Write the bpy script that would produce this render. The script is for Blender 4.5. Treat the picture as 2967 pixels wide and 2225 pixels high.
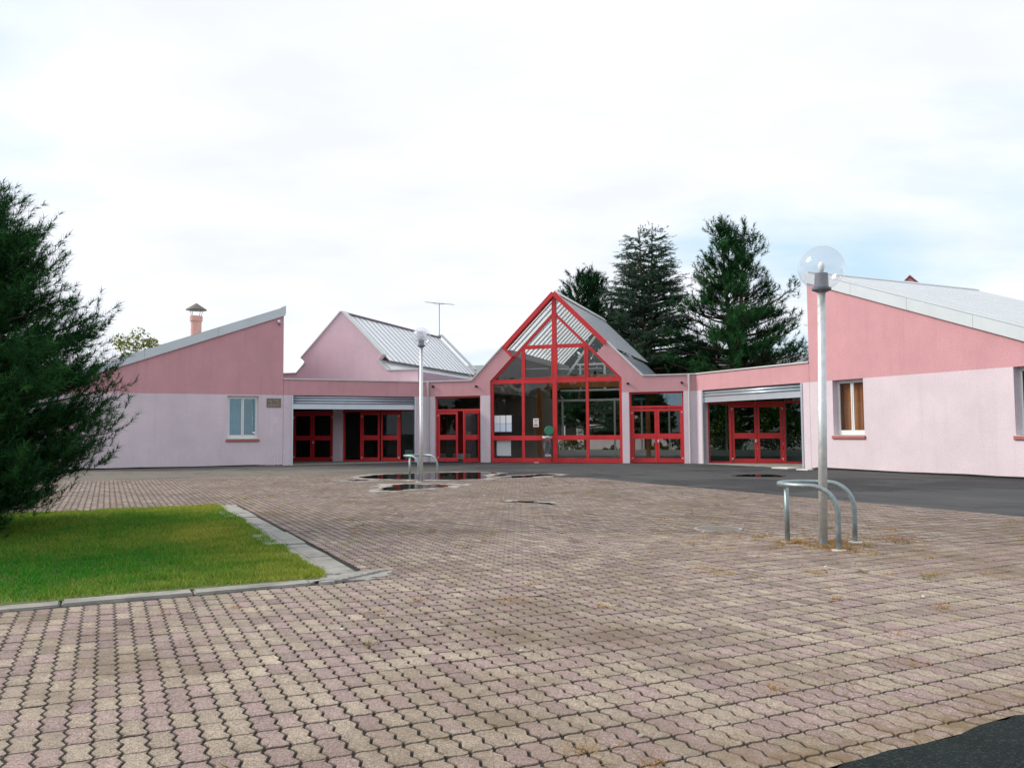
import bpy, bmesh, math, random
import numpy as np
from mathutils import Vector, Matrix
from math import radians, sin, cos, pi

for _o in list(bpy.data.objects):
    bpy.data.objects.remove(_o, do_unlink=True)
SC = bpy.context.scene
COL = SC.collection
rng = np.random.default_rng(7)
random.seed(7)

# ------------------------------------------------------------------ camera
CAM_H = 1.40
cam_d = bpy.data.cameras.new('camera')
cam = bpy.data.objects.new('camera', cam_d)
COL.objects.link(cam)
cam_d.sensor_width = 36.0
cam_d.lens = 36.0 * 2400.0 / 2967.0
cam_d.clip_start = 0.05
cam_d.clip_end = 3000.0
cam.matrix_world = (Matrix.Translation((0, 0, CAM_H)) @ Matrix.Rotation(pi / 2 + radians(3.3208), 4, 'X')
                    @ Matrix.Rotation(-radians(0.4157), 4, 'Z'))
SC.camera = cam

# ------------------------------------------------------------------ sky
SUN_AZ = radians(-84)      # azimuth from +Y, clockwise positive: the light comes from the left
SUN_EL = radians(36)
world = bpy.data.worlds.new('World')
SC.world = world
world.use_nodes = True
nt = world.node_tree
nt.nodes.clear()
def WN(t, **kw):
    n = nt.nodes.new(t)
    for k, v in kw.items():
        setattr(n, k, v)
    return n
wo = WN('ShaderNodeOutputWorld'); bg = WN('ShaderNodeBackground'); bg.inputs['Strength'].default_value = 0.1
sky = WN('ShaderNodeTexSky', sky_type='NISHITA', sun_disc=False, sun_elevation=SUN_EL, sun_rotation=SUN_AZ)
sky.altitude = 50; sky.air_density = 1.0; sky.dust_density = 0.6; sky.ozone_density = 1.5
tc = WN('ShaderNodeTexCoord')
sep = WN('ShaderNodeSeparateXYZ'); nt.links.new(tc.outputs['Generated'], sep.inputs[0])
def WM(op, a, b=None, clamp=False):
    n = WN('ShaderNodeMath', operation=op); n.use_clamp = clamp
    for i, v in enumerate((a, b)):
        if v is None: continue
        if isinstance(v, (int, float)): n.inputs[i].default_value = v
        else: nt.links.new(v, n.inputs[i])
    return n.outputs[0]
zz = WM('MAXIMUM', WM('ADD', sep.outputs[2], 0.16), 0.05)
cmb = WN('ShaderNodeCombineXYZ')
nt.links.new(WM('DIVIDE', sep.outputs[0], zz), cmb.inputs[0])
nt.links.new(WM('DIVIDE', sep.outputs[1], zz), cmb.inputs[1])
mp = WN('ShaderNodeMapping'); nt.links.new(cmb.outputs[0], mp.inputs[0])
mp.inputs['Location'].default_value = (1.5, 8.2, 0.0)
mp.inputs['Scale'].default_value = (1.0, 1.35, 1.0)
n1 = WN('ShaderNodeTexNoise'); nt.links.new(mp.outputs[0], n1.inputs[0])
n1.inputs['Scale'].default_value = 0.55; n1.inputs['Detail'].default_value = 7; n1.inputs['Roughness'].default_value = 0.55
n1.inputs['Distortion'].default_value = 0.25
n2 = WN('ShaderNodeTexNoise'); nt.links.new(mp.outputs[0], n2.inputs[0])
n2.inputs['Scale'].default_value = 1.5; n2.inputs['Detail'].default_value = 7; n2.inputs['Roughness'].default_value = 0.5
cov = WN('ShaderNodeMapRange'); nt.links.new(n1.outputs[0], cov.inputs[0])
cov.inputs[1].default_value = 0.30; cov.inputs[2].default_value = 0.47
shade = WN('ShaderNodeMapRange'); nt.links.new(n2.outputs[0], shade.inputs[0])
shade.inputs[1].default_value = 0.36; shade.inputs[2].default_value = 0.56
cl = WN('ShaderNodeMix', data_type='RGBA')
nt.links.new(shade.outputs[0], cl.inputs[0])
cl.inputs[6].default_value = (8.5, 8.8, 9.35, 1)
cl.inputs[7].default_value = (9.3, 9.65, 10.4, 1)
skyb = WN('ShaderNodeMix', data_type='RGBA')      # thin veil over the open sky
skyb.inputs[0].default_value = 0.75
nt.links.new(sky.outputs[0], skyb.inputs[6]); skyb.inputs[7].default_value = (6.7, 9.0, 10.4, 1)
mx = WN('ShaderNodeMix', data_type='RGBA')
nt.links.new(cov.outputs[0], mx.inputs[0]); nt.links.new(skyb.outputs[2], mx.inputs[6]); nt.links.new(cl.outputs[2], mx.inputs[7])
nt.links.new(mx.outputs[2], bg.inputs['Color']); nt.links.new(bg.outputs[0], wo.inputs[0])

# ------------------------------------------------------------------ sun through thin cloud
sun_d = bpy.data.lights.new('sun', 'SUN'); sun_d.energy = 3.1; sun_d.angle = radians(24); sun_d.color = (1.0, 0.92, 0.80)
sun = bpy.data.objects.new('sun', sun_d); COL.objects.link(sun)
sv = Vector((sin(SUN_AZ) * cos(SUN_EL), cos(SUN_AZ) * cos(SUN_EL), sin(SUN_EL)))
sun.rotation_euler = sv.to_track_quat('Z', 'Y').to_euler(); sun.location = (-30, 10, 40)

SC.view_settings.view_transform = 'Standard'
SC.view_settings.look = 'None'
SC.view_settings.exposure = 0.13
SC.view_settings.gamma = 1.0
SC.view_settings.use_curve_mapping = False

# ================================================================== materials
MATS = {}
def mat(name, col, rough=0.7, metal=0.0, var=0.0, vscale=4.0, col2=None, c2scale=3.0, c2lo=.45, c2hi=.6, bump=0.0, bscale=60.0,
        spec=0.5, rvar=0.0, attr=None, coords='Object'):
    m = bpy.data.materials.new(name); m.use_nodes = True
    t = m.node_tree; N = t.nodes; L = t.links
    b = N['Principled BSDF']
    b.inputs['Roughness'].default_value = rough; b.inputs['Metallic'].default_value = metal
    b.inputs['Specular IOR Level'].default_value = spec
    tcn = N.new('ShaderNodeTexCoord'); co = tcn.outputs[coords]
    if coords == 'World':
        pass
    rgb = N.new('ShaderNodeRGB'); rgb.outputs[0].default_value = (*col, 1); cur = rgb.outputs[0]
    if attr:
        a = N.new('ShaderNodeAttribute'); a.attribute_name = attr; cur = a.outputs['Color']
    if col2 is not None:
        n = N.new('ShaderNodeTexNoise'); n.inputs['Scale'].default_value = c2scale; n.inputs['Detail'].default_value = 6
        n.inputs['Roughness'].default_value = 0.6
        L.new(co, n.inputs[0])
        r = N.new('ShaderNodeMapRange'); r.inputs[1].default_value = c2lo; r.inputs[2].default_value = c2hi; L.new(n.outputs[0], r.inputs[0])
        x = N.new('ShaderNodeMix'); x.data_type = 'RGBA'; L.new(r.outputs[0], x.inputs[0]); L.new(cur, x.inputs[6])
        x.inputs[7].default_value = (*col2, 1); cur = x.outputs[2]
    if var:
        n = N.new('ShaderNodeTexNoise'); n.inputs['Scale'].default_value = vscale; n.inputs['Detail'].default_value = 8
        n.inputs['Roughness'].default_value = 0.7
        L.new(co, n.inputs[0])
        r = N.new('ShaderNodeMapRange'); r.inputs[1].default_value = 0.3; r.inputs[2].default_value = 0.7
        r.inputs[3].default_value = 1 - var; r.inputs[4].default_value = 1 + var; L.new(n.outputs[0], r.inputs[0])
        x = N.new('ShaderNodeMix'); x.data_type = 'RGBA'; x.blend_type = 'MULTIPLY'; x.inputs[0].default_value = 1
        L.new(cur, x.inputs[6]); L.new(r.outputs[0], x.inputs[7]); cur = x.outputs[2]
        if rvar:
            r2 = N.new('ShaderNodeMapRange'); r2.inputs[1].default_value = .3; r2.inputs[2].default_value = .7
            r2.inputs[3].default_value = max(0, rough - rvar); r2.inputs[4].default_value = min(1, rough + rvar)
            L.new(n.outputs[0], r2.inputs[0]); L.new(r2.outputs[0], b.inputs['Roughness'])
    L.new(cur, b.inputs['Base Color'])
    if bump:
        n = N.new('ShaderNodeTexNoise'); n.inputs['Scale'].default_value = bscale; n.inputs['Detail'].default_value = 4
        L.new(co, n.inputs[0])
        bp = N.new('ShaderNodeBump'); bp.inputs['Strength'].default_value = bump; bp.inputs['Distance'].default_value = 0.01
        L.new(n.outputs[0], bp.inputs['Height']); L.new(bp.outputs[0], b.inputs['Normal'])
    MATS[name] = m
    return m

def wall_mat(name, col, stain):
    # roughcast render: fine grain, faint vertical runs and blotches
    m = mat(name, col, rough=0.9, var=0.09, vscale=0.6, bump=0.55, bscale=75, spec=0.15)
    t = m.node_tree; N = t.nodes; L = t.links; b = N['Principled BSDF']
    src = b.inputs['Base Color'].links[0].from_socket
    tcn = [n for n in N if n.type == 'TEX_COORD'][0]
    mpn = N.new('ShaderNodeMapping'); mpn.inputs['Scale'].default_value = (2.6, 2.6, 0.22); L.new(tcn.outputs['Object'], mpn.inputs[0])
    n = N.new('ShaderNodeTexNoise'); n.inputs['Scale'].default_value = 1.6; n.inputs['Detail'].default_value = 6; L.new(mpn.outputs[0], n.inputs[0])
    r = N.new('ShaderNodeMapRange'); r.inputs[1].default_value = .52; r.inputs[2].default_value = .78; r.inputs[4].default_value = .5; L.new(n.outputs[0], r.inputs[0])
    x = N.new('ShaderNodeMix'); x.data_type = 'RGBA'; L.new(r.outputs[0], x.inputs[0]); L.new(src, x.inputs[6]); x.inputs[7].default_value = (*stain, 1)
    g = N.new('ShaderNodeTexNoise'); g.inputs['Scale'].default_value = 26; g.inputs['Detail'].default_value = 5; L.new(tcn.outputs['Object'], g.inputs[0])
    gr = N.new('ShaderNodeMapRange'); gr.inputs[1].default_value = .3; gr.inputs[2].default_value = .7; gr.inputs[3].default_value = .90; gr.inputs[4].default_value = 1.10; L.new(g.outputs[0], gr.inputs[0])
    y = N.new('ShaderNodeMix'); y.data_type = 'RGBA'; y.blend_type = 'MULTIPLY'; y.inputs[0].default_value = 1
    L.new(x.outputs[2], y.inputs[6]); L.new(gr.outputs[0], y.inputs[7]); L.new(y.outputs[2], b.inputs['Base Color'])
    return m

M_LOW = wall_mat('render_pale_pink', (0.665, 0.575, 0.63), (0.57, 0.50, 0.54))
M_UP = wall_mat('render_rose', (0.60, 0.322, 0.352), (0.49, 0.265, 0.285))
M_GAB = wall_mat('render_lilac_rose', (0.72, 0.53, 0.60), (0.62, 0.45, 0.51))
M_RED = mat('red_paint', (0.58, 0.024, 0.03), rough=0.42, var=0.16, vscale=1.6, rvar=.1, bump=0.02, bscale=20)
M_REDDOOR = mat('dark_red_door', (0.42, 0.012, 0.015), rough=0.5, var=0.08, vscale=2)
M_SILL = mat('sill_tile', (0.36, 0.12, 0.11), rough=0.7, var=0.12, vscale=12, bump=0.1, bscale=30)
M_WHITE = mat('white_frame', (0.72, 0.73, 0.72), rough=0.4, var=0.05, vscale=5)
M_COPING = mat('aluminium_coping', (0.62, 0.63, 0.62), rough=0.45, metal=0.35, var=0.08, vscale=2.5)
M_FASCIA = mat('pale_sheet_metal', (0.55, 0.60, 0.63), rough=0.42, metal=0.25, var=0.06, vscale=1.2)
M_ROOFS = mat('roof_sheet_metal', (0.84, 0.86, 0.87), rough=0.4, metal=0.1, var=0.07, vscale=1.0, bump=0.03, bscale=6)
M_ROOFW = mat('wing_roof_metal', (0.57, 0.60, 0.61), rough=0.45, metal=0.2, var=0.07, vscale=1.0)
M_SEAMW = mat('wing_roof_seam', (0.36, 0.40, 0.44), rough=0.45, metal=0.3, var=0.07)
M_SEAM = mat('roof_seam', (0.20, 0.18, 0.20), rough=0.5, metal=0.3, var=0.1)
M_ZINC = mat('zinc_apron', (0.36, 0.41, 0.47), rough=0.30, metal=0.6, var=0.12, vscale=2.0)
M_GALV = mat('galvanised_steel', (0.60, 0.63, 0.64), rough=0.42, metal=0.55, var=0.16, vscale=14, rvar=.1)
M_GALVB = mat('galvanised_dark', (0.26, 0.315, 0.325), rough=0.42, metal=0.65, var=0.2, vscale=18, rvar=.1)
M_SHUT = mat('shutter_steel', (0.56, 0.62, 0.68), rough=0.36, metal=0.6, var=0.06, vscale=3)
M_PIPE = mat('downpipe_grey', (0.50, 0.50, 0.51), rough=0.5, var=0.06)
M_BLACK = mat('black_plastic', (0.02, 0.02, 0.022), rough=0.4)
M_GREYPL = mat('grey_plastic', (0.13, 0.145, 0.185), rough=0.5)
M_BULB = mat('opal_bulb', (0.85, 0.86, 0.86), rough=0.25)
M_CONC = mat('concrete', (0.31, 0.30, 0.275), rough=0.9, var=0.22, vscale=5, bump=0.35, bscale=45, spec=.2, col2=(0.17, 0.17, 0.15), c2scale=2.2, c2lo=.5, c2hi=.75)
M_PATCH = mat('repainted_patch', (0.70, 0.62, 0.68), rough=.9, var=.1, vscale=5, bump=.3, bscale=75)
M_TAR = mat('tar_splash', (0.05, 0.05, 0.048), rough=.95, var=.3, vscale=12)
M_CONCP = mat('pale_concrete', (0.60, 0.59, 0.55), rough=0.9, var=0.12, vscale=5, bump=0.2)
M_BED = mat('joint_sand', (0.016, 0.015, 0.013), rough=0.95, var=0.3, vscale=20)
M_INFLOOR = mat('hall_floor', (0.16, 0.15, 0.145), rough=0.45, var=0.1, vscale=3)
M_INWALL = mat('hall_wall', (0.23, 0.20, 0.165), rough=0.85, var=0.06, vscale=1)
M_INDARK = mat('dark_partition', (0.06, 0.055, 0.05), rough=0.8, var=.1)
M_CEIL = mat('hall_ceiling', (0.34, 0.31, 0.27), rough=0.9)
M_WOOD = mat('varnished_timber', (0.34, 0.13, 0.03), rough=0.45, var=0.25, vscale=3)
M_PAPER = mat('paper', (0.78, 0.80, 0.82), rough=0.7)
M_PAPERB = mat('bluish_paper', (0.60, 0.68, 0.80), rough=0.7)
M_POSTRED = mat('poster_red', (0.55, 0.10, 0.08), rough=0.6)
M_CURT = mat('orange_curtain', (0.40, 0.16, 0.045), rough=0.85, var=0.15, vscale=6)
M_NET = mat('net_curtain', (0.62, 0.66, 0.64), rough=0.9, var=.1, vscale=8)
M_LILAC = mat('far_lilac_render', (0.45, 0.32, 0.40), rough=0.9, var=.06, vscale=.5)
M_CHIM = mat('chimney_render', (0.60, 0.34, 0.30), rough=0.9, var=.1, vscale=4, bump=.2)
M_CAP = mat('cowl_metal', (0.16, 0.15, 0.135), rough=0.6, metal=.4, var=.2, vscale=8)
M_PLAQ = mat('plaque_stone', (0.17, 0.145, 0.12), rough=0.75, var=.15, vscale=14)
M_PLAQT = mat('plaque_lettering', (0.36, 0.31, 0.20), rough=.6)
M_GREEN = mat('green_plastic', (0.005, 0.16, 0.085), rough=0.35)
M_BARK = mat('bark', (0.09, 0.065, 0.05), rough=0.95, var=.35, vscale=9, bump=.6, bscale=25)
M_CERA = mat('hinge_white', (0.7, 0.7, 0.7), rough=.4)
M_BRASS = mat('handle_metal', (0.7, 0.66, 0.5), rough=.3, metal=.8)

def asphalt_mat(name='asphalt', base=(0.036, 0.038, 0.040), grit=(0.16, 0.165, 0.17), patch=(0.085, 0.088, 0.09)):
    m = mat(name, base, rough=0.86, var=0.16, vscale=3.0, bump=0.5, bscale=140, spec=.08)
    t = m.node_tree; N = t.nodes; L = t.links; b = N['Principled BSDF']
    src = b.inputs['Base Color'].links[0].from_socket
    tcn = [n for n in N if n.type == 'TEX_COORD'][0]
    def noise(s, d, ro, scl=None):
        n = N.new('ShaderNodeTexNoise'); n.inputs['Scale'].default_value = s; n.inputs['Detail'].default_value = d; n.inputs['Roughness'].default_value = ro
        if scl:
            mm = N.new('ShaderNodeMapping'); mm.inputs['Scale'].default_value = scl; L.new(tcn.outputs['Object'], mm.inputs[0]); L.new(mm.outputs[0], n.inputs[0])
        else: L.new(tcn.outputs['Object'], n.inputs[0])
        return n.outputs[0]
    def rng_(s, a, bb, c=0., d=1.):
        r = N.new('ShaderNodeMapRange'); r.inputs[1].default_value = a; r.inputs[2].default_value = bb; r.inputs[3].default_value = c; r.inputs[4].default_value = d
        L.new(s, r.inputs[0]); return r.outputs[0]
    def mixc(f, a, c, bt='MIX'):
        x = N.new('ShaderNodeMix'); x.data_type = 'RGBA'; x.blend_type = bt
        if isinstance(f, float): x.inputs[0].default_value = f
        else: L.new(f, x.inputs[0])
        L.new(a, x.inputs[6])
        if isinstance(c, tuple): x.inputs[7].default_value = (*c, 1)
        else: L.new(c, x.inputs[7])
        return x.outputs[2]
    sp = N.new('ShaderNodeSeparateXYZ'); L.new(tcn.outputs['Object'], sp.inputs[0])
    # sandy dust that has washed over the western side (object axes are the plaza axes)
    w = noise(0.22, 5, .6)
    ad = N.new('ShaderNodeMath'); ad.operation = 'MULTIPLY_ADD'; L.new(w, ad.inputs[0]); ad.inputs[1].default_value = 9.0; L.new(sp.outputs[1], ad.inputs[2])
    dust = rng_(ad.outputs[0], -5.8, -11.0, 0, .72)
    near = rng_(sp.outputs[0], 6.0, 9.0, 1., 0.)
    dm = N.new('ShaderNodeMath'); dm.operation = 'MULTIPLY'; L.new(dust, dm.inputs[0]); L.new(near, dm.inputs[1])
    c = mixc(dm.outputs[0], src, (0.225, 0.20, 0.165))
    g = rng_(noise(90, 3, .7), .52, .66, 0, .6)
    c = mixc(g, c, grit)
    g3 = rng_(noise(.16, 8, .7, (1.0, .5, 1)), .49, .53, 0, .6)
    c = mixc(g3, c, patch)
    vo = N.new('ShaderNodeTexVoronoi'); vo.feature = 'DISTANCE_TO_EDGE'; vo.inputs['Scale'].default_value = .23
    wn = N.new('ShaderNodeTexNoise'); wn.inputs['Scale'].default_value = 1.3; wn.inputs['Detail'].default_value = 6; L.new(tcn.outputs['Object'], wn.inputs[0])
    va = N.new('ShaderNodeVectorMath'); va.operation = 'ADD'; L.new(tcn.outputs['Object'], va.inputs[0]); L.new(wn.outputs['Color'], va.inputs[1]); L.new(va.outputs[0], vo.inputs['Vector'])
    c = mixc(rng_(vo.outputs['Distance'], .004, .0015, 0, .7), c, (0.015, 0.015, 0.014))
    g2 = rng_(noise(1.0, 6, .65, (0.35, 1.6, 1)), .48, .72, 0, .6)
    c = mixc(g2, c, tuple(v * 1.15 for v in patch))
    L.new(c, b.inputs['Base Color'])
    ro = rng_(noise(.5, 5, .6, (.5, 1.2, 1)), .35, .65, .62, .95)
    L.new(ro, b.inputs['Roughness'])
    return m
M_ASPH = asphalt_mat()
M_ROAD = asphalt_mat('road_asphalt', (0.012, 0.017, 0.017), (0.07, 0.085, 0.082), (0.02, 0.026, 0.025))

def paver_mat():
    m = bpy.data.materials.new('paver_concrete'); m.use_nodes = True
    t = m.node_tree; N = t.nodes; L = t.links; b = N['Principled BSDF']
    b.inputs['Specular IOR Level'].default_value = .25
    geo = N.new('ShaderNodeNewGeometry'); P = geo.outputs['Position']
    at = N.new('ShaderNodeAttribute'); at.attribute_name = 'tone'
    def noise(s, d, ro, scl=None, loc=None):
        n = N.new('ShaderNodeTexNoise'); n.inputs['Scale'].default_value = s; n.inputs['Detail'].default_value = d; n.inputs['Roughness'].default_value = ro
        if scl or loc:
            mm = N.new('ShaderNodeMapping'); mm.inputs['Scale'].default_value = scl or (1, 1, 1); mm.inputs['Location'].default_value = loc or (0, 0, 0)
            L.new(P, mm.inputs[0]); L.new(mm.outputs[0], n.inputs[0])
        else: L.new(P, n.inputs[0])
        return n.outputs[0]
    def rr(s, a, bb, c=0., d=1.):
        r = N.new('ShaderNodeMapRange'); r.inputs[1].default_value = a; r.inputs[2].default_value = bb; r.inputs[3].default_value = c; r.inputs[4].default_value = d
        L.new(s, r.inputs[0]); return r.outputs[0]
    def mixc(f, a, c, bt='MIX'):
        x = N.new('ShaderNodeMix'); x.data_type = 'RGBA'; x.blend_type = bt
        if isinstance(f, float): x.inputs[0].default_value = f
        else: L.new(f, x.inputs[0])
        L.new(a, x.inputs[6])
        if isinstance(c, tuple): x.inputs[7].default_value = (*c, 1)
        else: L.new(c, x.inputs[7])
        return x.outputs[2]
    c = at.outputs['Color']
    gn = noise(150, 4, .8)
    c = mixc(1.0, c, rr(gn, .41, .59, .45, 1.55), 'MULTIPLY')
    c = mixc(1.0, c, rr(noise(62, 4, .75), .36, .64, .74, 1.26), 'MULTIPLY')
    c = mixc(rr(noise(210, 1, .5), .62, .72, 0, .6), c, (.60, .57, .50))
    c = mixc(rr(noise(190, 1, .5, None, (7, 3, 0)), .60, .72, 0, .75), c, (.10, .085, .075))
    c = mixc(1.0, c, rr(noise(1.3, 5, .6), .3, .7, .86, 1.14), 'MULTIPLY')
    # brown silt and moss in patches
    moss = rr(noise(.42, 8, .72, None, (3.1, 1.7, 0)), .49, .66, 0, .8)
    c = mixc(moss, c, (0.150, 0.110, 0.075))
    drt = rr(noise(3.2, 7, .75, None, (9.1, 4.7, 0)), .54, .70, 0, .5)
    c = mixc(drt, c, (0.13, 0.105, 0.085))
    sp = N.new('ShaderNodeSeparateXYZ'); L.new(P, sp.inputs[0])
    # silt along the road edge: distance to the edge line of the road (world line)
    dt = N.new('ShaderNodeVectorMath'); dt.operation = 'DOT_PRODUCT'; L.new(P, dt.inputs[0]); dt.inputs[1].default_value = (0.43889, -0.89854, 0)
    db = N.new('ShaderNodeVectorMath'); db.operation = 'DOT_PRODUCT'; L.new(P, db.inputs[0]); db.inputs[1].default_value = (-0.89854, -0.43889, 0)
    # plaza a = dot + 28.52 ; a of the road edge 25.95 -> dot = -2.57
    ma = N.new('ShaderNodeMath'); ma.operation = 'MULTIPLY_ADD'; L.new(noise(2.2, 6, .7, (1, 1, 1)), ma.inputs[0]); ma.inputs[1].default_value = 0.9; L.new(dt.outputs['Value'], ma.inputs[2])
    edge0 = rr(ma.outputs[0], -2.62, -2.2, 0, 1.)
    em = N.new('ShaderNodeMath'); em.operation = 'MULTIPLY'; L.new(edge0, em.inputs[0]); L.new(rr(noise(9, 6, .7, None, (2, 8, 0)), .40, .58, .12, .9), em.inputs[1]); edge = em.outputs[0]
    eb = rr(db.outputs['Value'], -1.2, -2.6)   # only towards the lamp side
    mu = N.new('ShaderNodeMath'); mu.operation = 'MULTIPLY'; L.new(edge, mu.inputs[0]); L.new(eb, mu.inputs[1])
    c = mixc(mu.outputs[0], c, (0.165, 0.115, 0.062))
    L.new(c, b.inputs['Base Color'])
    b.inputs['Roughness'].default_value = .88
    bp = N.new('ShaderNodeBump'); bp.inputs['Strength'].default_value = .5; bp.inputs['Distance'].default_value = .003
    L.new(gn, bp.inputs['Height']); L.new(bp.outputs[0], b.inputs['Normal'])
    return m
M_PAV = paver_mat()

def glass_mat(name, tint=(0.955, 0.97, 0.965), refl=0.03, rough=0.0, grow=0.75):
    m = bpy.data.materials.new(name); m.use_nodes = True
    t = m.node_tree; N = t.nodes; L = t.links; N.clear()
    o = N.new('ShaderNodeOutputMaterial'); mx_ = N.new('ShaderNodeMixShader')
    tr = N.new('ShaderNodeBsdfTransparent'); tr.inputs[0].default_value = (*tint, 1)
    gl = N.new('ShaderNodeBsdfGlossy'); gl.inputs['Roughness'].default_value = rough; gl.inputs[0].default_value = (.95, .97, 1, 1)
    lw = N.new('ShaderNodeLayerWeight'); lw.inputs[0].default_value = .5
    pw = N.new('ShaderNodeMath'); pw.operation = 'POWER'; L.new(lw.outputs['Facing'], pw.inputs[0]); pw.inputs[1].default_value = 3.2
    ml = N.new('ShaderNodeMath'); ml.operation = 'MULTIPLY_ADD'; L.new(pw.outputs[0], ml.inputs[0]); ml.inputs[1].default_value = grow; ml.inputs[2].default_value = refl
    L.new(ml.outputs[0], mx_.inputs[0]); L.new(tr.outputs[0], mx_.inputs[1]); L.new(gl.outputs[0], mx_.inputs[2]); L.new(mx_.outputs[0], o.inputs[0])
    return m
M_GLASS = glass_mat('window_glass')
M_GLASSD = glass_mat('tinted_glass', (0.55, 0.64, 0.60), .02)
M_GLASSM = glass_mat('mirroring_glass', (0.46, 0.62, 0.66), .16)
for _n in M_GLASSM.node_tree.nodes:
    if _n.type == 'BSDF_GLOSSY': _n.inputs[0].default_value = (.62, .82, .92, 1)
M_GLOBE = glass_mat('clear_globe', (0.94, 0.95, 0.97), .035, 0.03, .55)
def hazed(m, k):
    t = m.node_tree; N = t.nodes; L = t.links; o = [n for n in N if n.type == 'OUTPUT_MATERIAL'][0]; s = o.inputs[0].links[0].from_socket
    a = N.new('ShaderNodeBsdfTranslucent'); a.inputs[0].default_value = (.95, .95, .96, 1); x = N.new('ShaderNodeMixShader'); x.inputs[0].default_value = k
    L.new(s, x.inputs[1]); L.new(a.outputs[0], x.inputs[2]); L.new(x.outputs[0], o.inputs[0])
hazed(M_GLOBE, .09)
M_BAG = glass_mat('clear_bag', (0.80, 0.82, 0.84), .10, .18, .7)

def translucent_mat(name, col, tcol, k):
    m = bpy.data.materials.new(name); m.use_nodes = True
    t = m.node_tree; N = t.nodes; L = t.links; N.clear()
    o = N.new('ShaderNodeOutputMaterial'); a = N.new('ShaderNodeBsdfTranslucent'); a.inputs[0].default_value = (*tcol, 1)
    p = N.new('ShaderNodeBsdfPrincipled'); p.inputs['Base Color'].default_value = (*col, 1); p.inputs['Roughness'].default_value = .35
    x = N.new('ShaderNodeMixShader'); x.inputs[0].default_value = k
    L.new(p.outputs[0], x.inputs[1]); L.new(a.outputs[0], x.inputs[2]); L.new(x.outputs[0], o.inputs[0])
    return m
M_POLY = translucent_mat('translucent_roof_sheet', (0.82, 0.86, 0.88), (0.99, 0.99, 0.99), 0.52)
def clear_up(m, k):
    t = m.node_tree; N = t.nodes; L = t.links; o = [n for n in N if n.type == 'OUTPUT_MATERIAL'][0]; s = o.inputs[0].links[0].from_socket
    tr = N.new('ShaderNodeBsdfTransparent'); tr.inputs[0].default_value = (.95, .97, .98, 1); x = N.new('ShaderNodeMixShader'); x.inputs[0].default_value = k
    L.new(s, x.inputs[1]); L.new(tr.outputs[0], x.inputs[2]); L.new(x.outputs[0], o.inputs[0])
clear_up(M_POLY, .45)
def gloss_graze(m, k, rough):
    t = m.node_tree; N = t.nodes; L = t.links; o = [n for n in N if n.type == 'OUTPUT_MATERIAL'][0]; s = o.inputs[0].links[0].from_socket
    gl = N.new('ShaderNodeBsdfGlossy'); gl.inputs['Roughness'].default_value = rough; gl.inputs[0].default_value = (.93, .95, .97, 1)
    lw = N.new('ShaderNodeLayerWeight'); lw.inputs[0].default_value = .5; pw = N.new('ShaderNodeMath'); pw.operation = 'POWER'; L.new(lw.outputs['Facing'], pw.inputs[0]); pw.inputs[1].default_value = 4.0
    ml = N.new('ShaderNodeMath'); ml.operation = 'MULTIPLY'; L.new(pw.outputs[0], ml.inputs[0]); ml.inputs[1].default_value = k
    x = N.new('ShaderNodeMixShader'); L.new(ml.outputs[0], x.inputs[0]); L.new(s, x.inputs[1]); L.new(gl.outputs[0], x.inputs[2]); L.new(x.outputs[0], o.inputs[0])
gloss_graze(M_POLY, .25, .2)
M_RIB = mat('roof_rib_metal', (0.34, 0.37, 0.42), rough=.4, metal=.3)
M_REFR = translucent_mat('prismatic_refractor', (0.75, 0.78, 0.84), (.9, .92, .97), .5)
clear_up(M_REFR, .35)
M_BAGW = translucent_mat('white_litter', (0.75, 0.75, 0.78), (.8, .8, .85), .4)

def water_mat():
    m = bpy.data.materials.new('puddle_water'); m.use_nodes = True
    t = m.node_tree; N = t.nodes; L = t.links; N.clear()
    o = N.new('ShaderNodeOutputMaterial'); mx_ = N.new('ShaderNodeMixShader')
    tr = N.new('ShaderNodeBsdfDiffuse'); tr.inputs[0].default_value = (0.020, 0.018, 0.014, 1)
    gl = N.new('ShaderNodeBsdfGlossy'); gl.inputs['Roughness'].default_value = 0.015
    fr = N.new('ShaderNodeFresnel'); fr.inputs[0].default_value = 1.33
    L.new(fr.outputs[0], mx_.inputs[0]); L.new(tr.outputs[0], mx_.inputs[1]); L.new(gl.outputs[0], mx_.inputs[2]); L.new(mx_.outputs[0], o.inputs[0])
    return m
M_WATER = water_mat()
M_PALE_RIM = mat('dried_silt', (0.36, 0.335, 0.30), rough=.42, var=.2, vscale=3.5, bump=.2, bscale=60, col2=(.22, .19, .155), c2scale=1.4, c2lo=.5, c2hi=.7)  # paler, smoother ground tone for the rims round the puddles
def ragged(m, scale, lo, hi):
    t = m.node_tree; N = t.nodes; L = t.links; o = [n for n in N if n.type == 'OUTPUT_MATERIAL'][0]; s = o.inputs[0].links[0].from_socket
    tcn = [n for n in N if n.type == 'TEX_COORD'][0]; n = N.new('ShaderNodeTexNoise'); n.inputs['Scale'].default_value = scale; n.inputs['Detail'].default_value = 9; n.inputs['Roughness'].default_value = .72
    L.new(tcn.outputs['Object'], n.inputs[0]); r = N.new('ShaderNodeMapRange'); r.inputs[1].default_value = lo; r.inputs[2].default_value = hi; L.new(n.outputs[0], r.inputs[0])
    tr = N.new('ShaderNodeBsdfTransparent'); x = N.new('ShaderNodeMixShader'); L.new(r.outputs[0], x.inputs[0]); L.new(tr.outputs[0], x.inputs[1]); L.new(s, x.inputs[2]); L.new(x.outputs[0], o.inputs[0])
ragged(M_PALE_RIM, 1.6, .34, .56)

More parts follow.
